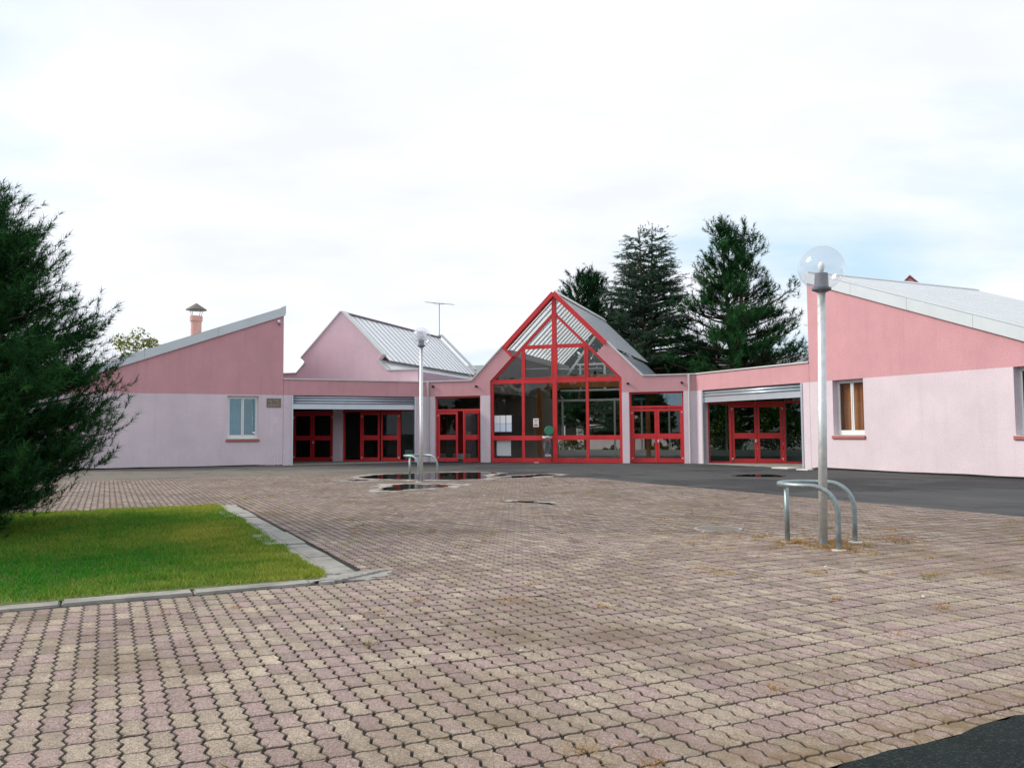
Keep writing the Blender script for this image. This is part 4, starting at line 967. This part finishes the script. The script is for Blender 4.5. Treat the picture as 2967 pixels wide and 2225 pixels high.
# aerial at the far end of that ridge
ant = thing('aerial', 'thin television aerial on a mast at the far end of the gabled roof', 'aerial', CL + Matrix.Rotation(RZ_C, 3, 'Z') @ Vector((-4.5, DG - .15, 7.45)), RZ_C)
bm = B(); tube(bm, [(0, 0, 0), (0, 0, 2.22)], .024, 8); obj('mast', bm, M_SEAM, ant)
bm = B(); tube(bm, [(-.95, -.10, 2.34), (.98, .10, 2.08)], .017, 6); obj('boom', bm, M_GALVB, ant)
bm = B(); tube(bm, [(-.45, -.05, 2.26), (-.2, 0, 2.16), (.45, .05, 2.15)], .013, 6); obj('brace', bm, M_GALVB, ant)
for k in range(9):
    x = -.9 + k * .225; bm = B(); tube(bm, [(x - .05, -.32, 2.33 - .135 * (x + .95)), (x + .05, .32, 2.35 - .135 * (x + .95))], .007, 5); obj('element', bm, M_GALVB, ant)

# ------------------------------------------------------------------ buildings beyond the courtyard
K_ = thing('courtyard_building', 'lilac school building with a metal roof behind the pines', 'building', CL, RZ_C)
bm = B(); box(bm, -18, 34, 27, 27.3, 0, 2.9, 1); box(bm, -18, 34, 27, 27.3, 2.9, 6.3, 0); box(bm, -18, -17.7, 27.3, 36, 0, 6.3, 0); box(bm, 33.7, 34, 27.3, 36, 0, 6.3, 0); box(bm, -18, 34, 35.7, 36, 0, 6.3, 0); obj('wall', bm, [M_LILAC, M_LOW], K_)
bm = B(); prism(bm, [(-18.3, 6.3), (34.3, 6.3), (34.3, 6.36), (-18.3, 6.36)], 26.6, 36.3); box(bm, -18.3, 34.3, 26.55, 26.62, 6.2, 6.85); box(bm, -18.3, 34.3, 26.62, 36.3, 6.7, 6.84); obj('roof', bm, M_FASCIA, K_)
for k in range(11):
    s = -14 + k * 4.2; bm = B()
    for a, b_, c, d in ((s, s + .08, 1.1, 2.75), (s + 2.0, s + 2.08, 1.1, 2.75), (s + .98, s + 1.08, 1.1, 2.75), (s, s + 2.08, 1.02, 1.1), (s, s + 2.08, 2.75, 2.83)): box(bm, a, b_, 26.93, 27.0, c, d)
    wf = obj('window', bm, M_WHITE, K_); bm = B(); box(bm, s + .08, s + 2.0, 26.96, 26.97, 1.1, 2.75); obj('pane', bm, M_BLACK, wf)
Q = thing('gabled_lantern', 'distant pink gable peak showing over the right wing roof', 'building', (23.3, 48.0, 0), RZ_R + radians(45))
bm = B(); prism(bm, [(-3, 0), (3, 0), (3, 7.2), (0, 10.25), (-3, 7.2)], 0, .3); obj('front_wall', bm, M_UP, Q)
bm = B(); prism(bm, [(-3, 0), (-2.7, 0), (-2.7, 6.9), (-3, 6.9)], .3, 7); prism(bm, [(3, 0), (2.7, 0), (2.7, 6.9), (3, 6.9)], .3, 7); obj('side_wall', bm, M_UP, Q)
for sd in (-1, 1): bm = B(); prism(bm, [(0, 10.3), (sd * 3.1, 7.15), (sd * 3.1, 7.25), (0, 10.4)], -.06, 7); obj('roof_slope', bm, M_SILL, Q)

# ================================================================== lamps, hoops, bin
def lamp(label, base, h, lean, refractor):
    t = thing('street_lamp', label, 'street lamp', base, RZ_R, 'globe lamps on the square'); t.rotation_euler = (lean[0], lean[1], 0)
    bm = B(); lathe(bm, [(.052, -.02), (.052, 1.72), (.0495, 1.725), (.0495, h)], 24); obj('pole', bm, M_GALV, t, True)
    bm = B(); lathe(bm, [(.075, 0), (.075, .012), (.05, .02)], 20, (0, 0, .0)); obj('base_collar', bm, M_GALVB, t)
    bm = B(); lathe(bm, [(.05, h - .03), (.115, h + .0), (.115, h + .025), (.085, h + .03), (.078, h + .205), (.068, h + .21), (.001, h + .21)], 24); obj('lamp_holder', bm, M_GREYPL, t)
    bm = B(); lathe(bm, [(.02, h + .21), (.035, h + .26), (.04, h + .30), (.025, h + .345), (.002, h + .35)], 16); obj('bulb', bm, M_BULB, t, True)
    R_ = .272; c = h + .02 + R_ * .93
    prof = [(R_ * sin(a), c - R_ * cos(a)) for a in np.linspace(.40, pi - .004, 26)]
    bm = B(); lathe(bm, prof, 40); bmesh.ops.delete(bm, geom=[f for f in bm.faces if len(f.verts) > 4], context='FACES'); gl = obj('globe', bm, M_GLOBE, t, True)
    if refractor:
        bm = B(); lathe(bm, [(.13 + .03 * (i % 2), h + .16 + i * .028) for i in range(11)], 24); bmesh.ops.delete(bm, geom=[f for f in bm.faces if len(f.verts) > 4], context='FACES'); obj('refractor', bm, M_REFR, t, True)
    return t
lamp('galvanised globe lamp standing slightly askew near the right wing', plaza(21.10, 14.97, .012), 3.10, (0.0, radians(1.25)), False)
lamp('slim tall globe lamp standing among the puddles', plaza(6.05, 14.68, .012), 3.87, (0, 0), True)
def hoop(label, N_, F_):
    o_ = plaza(*N_, 0.0); f_ = plaza(*F_, 0.0); e = (f_ - o_); wd_ = e.length; e.normalize(); d = Vector((-e.y, e.x, 0))
    lpt = plaza(N_[0] - .84, N_[1] - .01, 0)
    if (lpt - o_).dot(d) < 0: d = -d
    t = thing('hoop_barrier', label, 'barrier', o_ + e * (wd_ / 2), 0, 'tubular hoops guarding the lamps')
    org = t.location.copy(); H_ = .745; rb_ = .30; P = []
    def L_(x, y, z): return (o_ + d * x + e * y - org) + Vector((0, 0, z))
    P.append(L_(0, 0, .0)); P.append(L_(0, 0, .25))
    for k in range(9): a = k / 8 * pi / 2; P.append(L_(rb_ - rb_ * cos(a), 0, H_ - rb_ + rb_ * sin(a)))
    r2 = wd_ / 2; cx = .77 - r2
    for k in range(15): a = -pi / 2 + k / 14 * pi; P.append(L_(max(cx, rb_ + .01) + r2 * cos(a) * (.77 - max(cx, rb_ + .01)) / r2, r2 + r2 * sin(a), H_))
    for k in range(9): a = pi / 2 - k / 8 * pi / 2; P.append(L_(rb_ - rb_ * cos(a), wd_, H_ - rb_ + rb_ * sin(a)))
    P.append(L_(0, wd_, .25)); P.append(L_(0, wd_, 0))
    bm = B(); tube(bm, P, .031, 14); obj('tube', bm, M_GALVB, t, True)
    bm = B(); tube(bm, [L_(.70, r2, 0), L_(.70, r2, H_ - .01)], .03, 14); obj('leg', bm, M_GALVB, t, True)
    for x, y in ((0, 0), (0, wd_), (.70, r2)):
        bm = B(); p = L_(x, y, .012); lathe(bm, [(.09, 0), (.085, .018), (.03, .022)], 9, tuple(p)); obj('footing', bm, M_CONCP, t)
    return t
hoop('bent steel hoop round the foot of the askew lamp', (21.55, 15.20), (21.15, 14.49))
hoop('bent steel hoop round the foot of the slim lamp', (6.32, 14.86), (5.93, 14.15))

bp = CL + Matrix.Rotation(RZ_C, 3, 'Z') @ Vector((6.30, -.32, 0))
bn = thing('litter_bin', 'green litter bin with open lid and clear bag before the glazing', 'litter bin', bp, RZ_C)
bm = B(); tube(bm, [(.16, .17, 0), (.16, .17, 1.24)], .022, 10); box(bm, .08, .24, .09, .25, 0, .012); obj('post', bm, M_BLACK, bn)
bm = B(); lathe(bm, [(.20, 1.19), (.215, 1.19), (.215, 1.225), (.20, 1.225)], 28); obj('ring', bm, M_GREEN, bn)
bm = B(); lathe(bm, [(.001, -.012), (.19, -.012), (.215, .0), (.215, .03), (.20, .035), (.001, .03)], 32, axis='Y'); ld = obj('lid', bm, M_GREEN, bn); ld.location = (.05, .13, 1.46); ld.rotation_euler = (radians(-8), 0, radians(10))
bm = B(); box(bm, .02, .10, .12, .20, 1.20, 1.30); obj('lid_hinge', bm, M_GREEN, bn)
bm = B(); prof = [(.212, 1.20), (.216, 1.10), (.20, .9), (.215, .7), (.195, .5), (.20, .36), (.15, .27), (.06, .245), (.002, .25)]
lathe(bm, prof, 26); r_ = random.Random(5)
for v in bm.verts:
    k = 1 + .09 * sin(3 * math.atan2(v.co.y, v.co.x) + v.co.z * 4) + .05 * sin(7 * math.atan2(v.co.y, v.co.x) - v.co.z * 9); 
    if v.co.z < 1.15: v.co.x *= k; v.co.y *= k
obj('bag', bm, M_BAG, bn, True)
bm = B(); bmesh.ops.create_icosphere(bm, subdivisions=2, radius=.12)
for v in bm.verts: v.co = v.co * (1 + r_.uniform(-.3, .3)); v.co.z = v.co.z * .55 + .33
obj('litter', bm, M_BAGW, bn)
bm = B(); lathe(bm, [(.218, 1.10), (.232, 1.14), (.222, 1.205)], 26)
for v in bm.verts: v.co.z += .02 * sin(4 * math.atan2(v.co.y, v.co.x))
obj('bag_rim', bm, M_BAGW, bn, True)
sp_ = CL + Matrix.Rotation(RZ_C, 3, 'Z') @ Vector((5.75, -.25, .003))
bm = B(); hprism(bm, [(-.10, -.04), (.09, -.05), (.12, .03), (-.04, .06)], 0, .02); o = obj('paper_scrap', bm, M_PAPER); o.location = sp_; tag(o, 'crumpled white paper scrap on the asphalt before the glazing', 'litter')

# ================================================================== trees
def shoots_mesh(name, P, D, Ls, m, nl, nw, spread, tone, par, tvar=.25, up=0.0):
    n = len(P); N_ = n * m
    t = rng.random((n, m)); az = rng.random((n, m)) * 6.283; sp = spread * (.7 + .6 * rng.random((n, m)))
    D = D / np.linalg.norm(D, axis=1)[:, None]
    ref = np.where(np.abs(D[:, 2:3]) < .9, np.array([[0, 0, 1.]]), np.array([[1., 0, 0]])); U = np.cross(D, ref); U /= np.linalg.norm(U, axis=1)[:, None]; Wv = np.cross(D, U)
    base = P[:, None] + D[:, None] * (t * Ls[:, None])[..., None]
    rad = U[:, None] * np.cos(az)[..., None] + Wv[:, None] * np.sin(az)[..., None]
    nd = D[:, None] * np.cos(sp)[..., None] + rad * np.sin(sp)[..., None]; nd[..., 2] += up
    L_ = nl * (.7 + .5 * rng.random((n, m)))
    tip = base + nd * L_[..., None]; side = np.cross(nd, rad + D[:, None] * .3); side /= np.linalg.norm(side, axis=-1)[..., None] + 1e-9
    V = np.stack([base - side * nw, base + side * nw, tip], 2).reshape(-1, 3)
    T = tone[:, None] * (1 + rng.normal(0, tvar, (n, m)))[..., None].clip(.3, 2)
    return npmesh(name, V, np.arange(3 * N_).reshape(-1, 3), M_NEEDLE, par, np.repeat(T.reshape(-1, 3), 3, axis=0))
def conifer(label, base, H, prof, z0, dz, nb, m, nl, nw, rise, group=None, planar=False, twig=.5, shl=.25, tones=((.012, .045, .018), (.022, .075, .018)), trunk=.16, leaders=((0, 0),), spread=.85, seed=1, droop=0.0, dens=1.0, clip=None, name='pine_tree', tipc=0, rv=(.70, .38)):
    global rng
    rng = np.random.default_rng(seed)
    t = thing(name, label, 'tree', base, 0, group)
    bm = B()
    for lx, ly in leaders:
        tube(bm, [(0, 0, -.05), (lx * .1, ly * .1, H * .3), (lx * .5, ly * .5, H * .6), (lx, ly, H * .97)], [trunk, trunk * .8, trunk * .5, trunk * .08], 8)
    P, D, Lh, T = [], [], [], []
    z = z0
    while z < H * .985:
        R0 = prof(z); fz0 = z / H
        for _ in range(3): R0 = prof(min(H, z + R0 * .9 * rise * 1.0 * (.15 + min(1.8 * fz0, .9) + fz0)))
        nbr = max(3, int(round(nb * (.6 + .4 * min(1, R0 / 2)))))
        for k in range(nbr):
            az = rng.random() * 6.283; R = R0 * (rv[0] + rv[1] * rng.random()); zz_ = z + rng.normal(0, dz * .3)
            ld = leaders[int(rng.integers(len(leaders)))]; fz = max(0, zz_ / H); ox, oy = (ld[0] * fz, ld[1] * fz)
            dirh = np.array([cos(az), sin(az), 0]); ri = rise * (.6 + .8 * rng.random()) * (.15 + min(1.8 * fz, .9) + fz)
            def pt(u): return np.array([ox, oy, zz_]) + dirh * R * u + np.array([0, 0, R * (ri * u * u * .8 + ri * .25 * u - droop * u * u * u)])
            if R > .35:
                br = max(.012, trunk * .30 * (R / 3.0 + .15)); tube(bm, [tuple(pt(u)) for u in (0, .35, .7, .97)], [br, br * .7, br * .4, br * .15], 5, False)
            ns = max(2, int(R / twig * 2.1 * dens))
            for j in range(ns):
                u = .22 + .78 * ((j + rng.random()) / ns) ** .8; c = pt(min(1, u)); tl = twig * (1.15 - u * .7) * (.6 + .8 * rng.random())
                sgn = 1 if rng.random() < .5 else -1; ang = az + sgn * (.35 + .7 * rng.random()) * (1 if u < .95 else .4)
                td = np.array([cos(ang), sin(ang), (.05 if planar else .35) + rng.normal(0, .10 if planar else .28)])
                kk = max(1, int(tl / shl * 1.6))
                for i in range(kk):
                    q = c + td * tl * ((i + rng.random()) / kk)
                    sd = (td * .8 + dirh * .35 if planar else td * .4 + dirh * .4) + np.array([0, 0, (.0 if planar else .62) + rng.normal(0, .12 if planar else .25)]) + rng.normal(0, .25, 3) * (1, 1, .4)
                    P.append(q); D.append(sd); Lh.append(shl * (.7 + .6 * rng.random()))
                    mixv = np.clip(.15 + .75 * u * rng.random() + .15 * rng.normal(), 0, 1); T.append(np.array(tones[0]) * (1 - mixv) + np.array(tones[1]) * mixv)
            for i in range(tipc if R > .3 else 2):
                P.append(pt(.80 + .2 * rng.random()) + rng.normal(0, shl * .55, 3)); D.append(dirh * .45 + np.array([0, 0, .95]) + rng.normal(0, .28, 3)); Lh.append(shl * (.9 + .5 * rng.random()))
                mixv = .35 + .65 * rng.random(); T.append(np.array(tones[0]) * (1 - mixv) + np.array(tones[1]) * mixv)
        z += dz * (.8 + .4 * rng.random())
    for lx, ly in leaders:
        for k in range(10): P.append(np.array([lx + rng.normal(0, .05), ly + rng.normal(0, .05), H * (.93 + .06 * k / 10)])); D.append(np.array([rng.normal(0, .25), rng.normal(0, .25), 1.])); Lh.append(shl); T.append(np.array(tones[1]))
    obj('trunk', bm, M_BARK, t, True)
    shoots_mesh('crown', np.array(P), np.array(D), np.array(Lh), m, nl, nw, spread, np.array(T), t)
    return t
def lerp_prof(zs, rs): return lambda z: float(np.interp(z, zs, rs))
conifer('dark bushy pine with branches sweeping low over the lawn', (-8.87, 11.4, .03), 5.75,
        lerp_prof([.2, .28, .63, 1.04, 1.52, 2.35, 3.25, 4.14, 4.7, 5.3, 5.75], [2.2, 2.35, 2.7, 3.05, 3.2, 3.15, 2.7, 2.05, 1.5, .8, .15]),
        .22, .22, 22, 42, .12, .0056, .20,
        twig=.62, shl=.24, tones=((.012, .048, .022), (.045, .135, .038)), trunk=.15, seed=21, dens=2.7, spread=.95, tipc=7, rv=(.74, .24))
conifer('two-topped pine with open dark tiers behind the right porch', (14.1, 52.0, 0), 14.7,
        lerp_prof([2.0, 4, 6, 7.5, 9, 10.5, 12, 13.5, 14.7], [3.8, 4.4, 4.5, 4.1, 3.2, 2.2, 1.45, .75, .1]), 1.6, .72, 13, 24, .30, .021, .18,
        group=None, twig=1.0, shl=.5, tones=((.012, .045, .020), (.034, .105, .034)), trunk=.26, leaders=((-.75, .1), (.75, 0)), seed=5, dens=1.5, spread=.95, tipc=8, rv=(.52, .54))
conifer('blue-green cedar with spiky spreading tiers behind the entrance gable', (8.9, 54.5, 0), 14.9,
        lerp_prof([1.0, 3, 6, 8, 10, 12, 13.5, 14.9], [4.9, 4.7, 4.2, 3.5, 2.7, 1.7, 1.0, .1]), 1.2, .36, 14, 22, .13, .016, .14,
        planar=True, twig=.85, shl=.42, tones=((.028, .060, .036), (.065, .110, .075)), trunk=.24, leaders=((-.35, 0), (.55, .2)), seed=8, dens=3.0, spread=.9, name='cedar_tree', droop=.05)
conifer('smaller upright pine peeping over the entrance gable roof', (5.1, 57.0, 0), 12.2,
        lerp_prof([1.5, 4, 7, 9, 11, 12.2], [2.9, 2.9, 2.4, 1.9, 1.0, .15]), 1.8, .5, 11, 22, .32, .022, .45,
        twig=.9, shl=.5, tones=((.010, .036, .018), (.022, .070, .028)), trunk=.2, leaders=((-.5, 0), (.6, .2)), seed=13, dens=1.8, tipc=6, spread=.75)
def leafy(label, base, pts, rad, n, size, tones, name='broadleaf_tree', cat='tree', trunk=None, seed=3, group=None):
    r = np.random.default_rng(seed); t = thing(name, label, cat, base, 0, group)
    if trunk:
        bm = B(); tube(bm, [(0, 0, -.05), (.1, 0, trunk[0] * .5), (0, .1, trunk[0])], [trunk[1], trunk[1] * .7, trunk[1] * .2], 8)
        for p in pts: tube(bm, [(0, 0, trunk[0] * .6), tuple(np.array(p) * .6 + np.array([0, 0, trunk[0] * .2])), tuple(p)], [trunk[1] * .4, trunk[1] * .2, .01], 5, False)
        obj('trunk', bm, M_BARK, t, True)
    k = r.integers(len(pts), size=n); v = r.normal(0, 1, (n, 3)); v /= np.linalg.norm(v, axis=1)[:, None]
    c = np.array(pts)[k] + v * (np.array(rad)[k] * r.random(n) ** .4)[:, None]
    a = r.normal(0, 1, (n, 3)); a /= np.linalg.norm(a, axis=1)[:, None]; b_ = np.cross(a, r.normal(0, 1, (n, 3))); b_ /= np.linalg.norm(b_, axis=1)[:, None]
    s = (size * (.6 + .8 * r.random(n)))[:, None]
    V = np.stack([c - a * s, c - b_ * s * .55, c + a * s, c + b_ * s * .55], 1).reshape(-1, 3); mx_ = r.random((n, 1)); T = np.array(tones[0]) * (1 - mx_) + np.array(tones[1]) * mx_
    npmesh('crown' if trunk else 'foliage', V, np.arange(4 * n).reshape(-1, 4), M_GRASS, t, np.repeat(T, 4, axis=0)); return t
leafy('thin yellow-green tree showing above the left wing roof', (-24.2, 53.0, 0), [(0, 0, 6.6), (.8, 0, 6.0), (-.7, .3, 6.2), (.2, 0, 7.6), (.9, .2, 7.2), (-.9, 0, 7.3), (1.5, 0, 6.7)], [.7, .6, .6, .7, .5, .6, .5], 1500, .09, ((.10, .15, .03), (.32, .32, .05)), trunk=(7.8, .10), seed=4)
def Cw(s, y, z=0): return CL + Matrix.Rotation(RZ_C, 3, 'Z') @ Vector((s, y, z))
cl_ = B(); box(cl_, -2, 30, 13.0, 26.6, -.01, .03); o = obj('courtyard_lawn', cl_, M_SOIL); o.location = CL; o.rotation_euler = (0, 0, RZ_C); tag(o, 'grass of the courtyard behind the hall', kind='structure')
SH = ['shrub in the courtyard seen through the middle of the glazing', 'low yellowish shrub seen through the right of the glazing', 'shrub seen through the right entrance door', 'tall shrub seen through the right porch glass beside its door', 'tall bush behind the hall before the lilac building', 'broad bush seen through the right porch doors', 'bush seen through the far end of the right porch glass']
for k, (s, y, h) in enumerate(((3.5, 14.5, 1.1), (6.4, 13.4, .5), (9.0, 14.0, .7), (13.0, 14.6, 2.4), (10.4, 16.5, 2.6), (15.8, 15.2, 2.8), (18.5, 14.5, 2.6))):
    leafy(SH[k], Cw(s, y), [(0, 0, h * .5), (.5, .1, h * .4), (-.5, 0, h * .45), (0, 0, h * .8)], [h * .5, h * .4, h * .4, h * .35], 900 if h < 2 else 2600, .07 if h < 2 else .11, ((.035, .08, .015), (.13, .16, .03)), 'shrub', 'shrub', seed=40 + k)
# belt of trees on the far side of the road, behind the photographer (shows only in the glass)
r = np.random.default_rng(77); n = 14000
cx = r.uniform(-70, 14, 46); cy = r.uniform(-42, -30, 46); ch_ = r.uniform(5, 10, 46); k = r.integers(46, size=n)
v = r.normal(0, 1, (n, 3)); v /= np.linalg.norm(v, axis=1)[:, None]; c = np.stack([cx[k], cy[k], ch_[k] * .55], -1) + v * np.stack([np.full(n, 3.2), np.full(n, 3.2), ch_[k] * .5], -1) * (r.random(n) ** .33)[:, None]
a = r.normal(0, 1, (n, 3)); a /= np.linalg.norm(a, axis=1)[:, None]; b_ = np.cross(a, r.normal(0, 1, (n, 3))); b_ /= np.linalg.norm(b_, axis=1)[:, None]
V = np.stack([c - a * .55, c - b_ * .4, c + a * .55, c + b_ * .4], 1).reshape(-1, 3); T = np.array([.025, .06, .015]) * r.uniform(.5, 1.6, (n, 1))
o = npmesh('tree_belt', V, np.arange(4 * n).reshape(-1, 4), M_GRASS, None, np.repeat(T, 4, axis=0)); tag(o, 'far belt of trees across the road', kind='stuff')
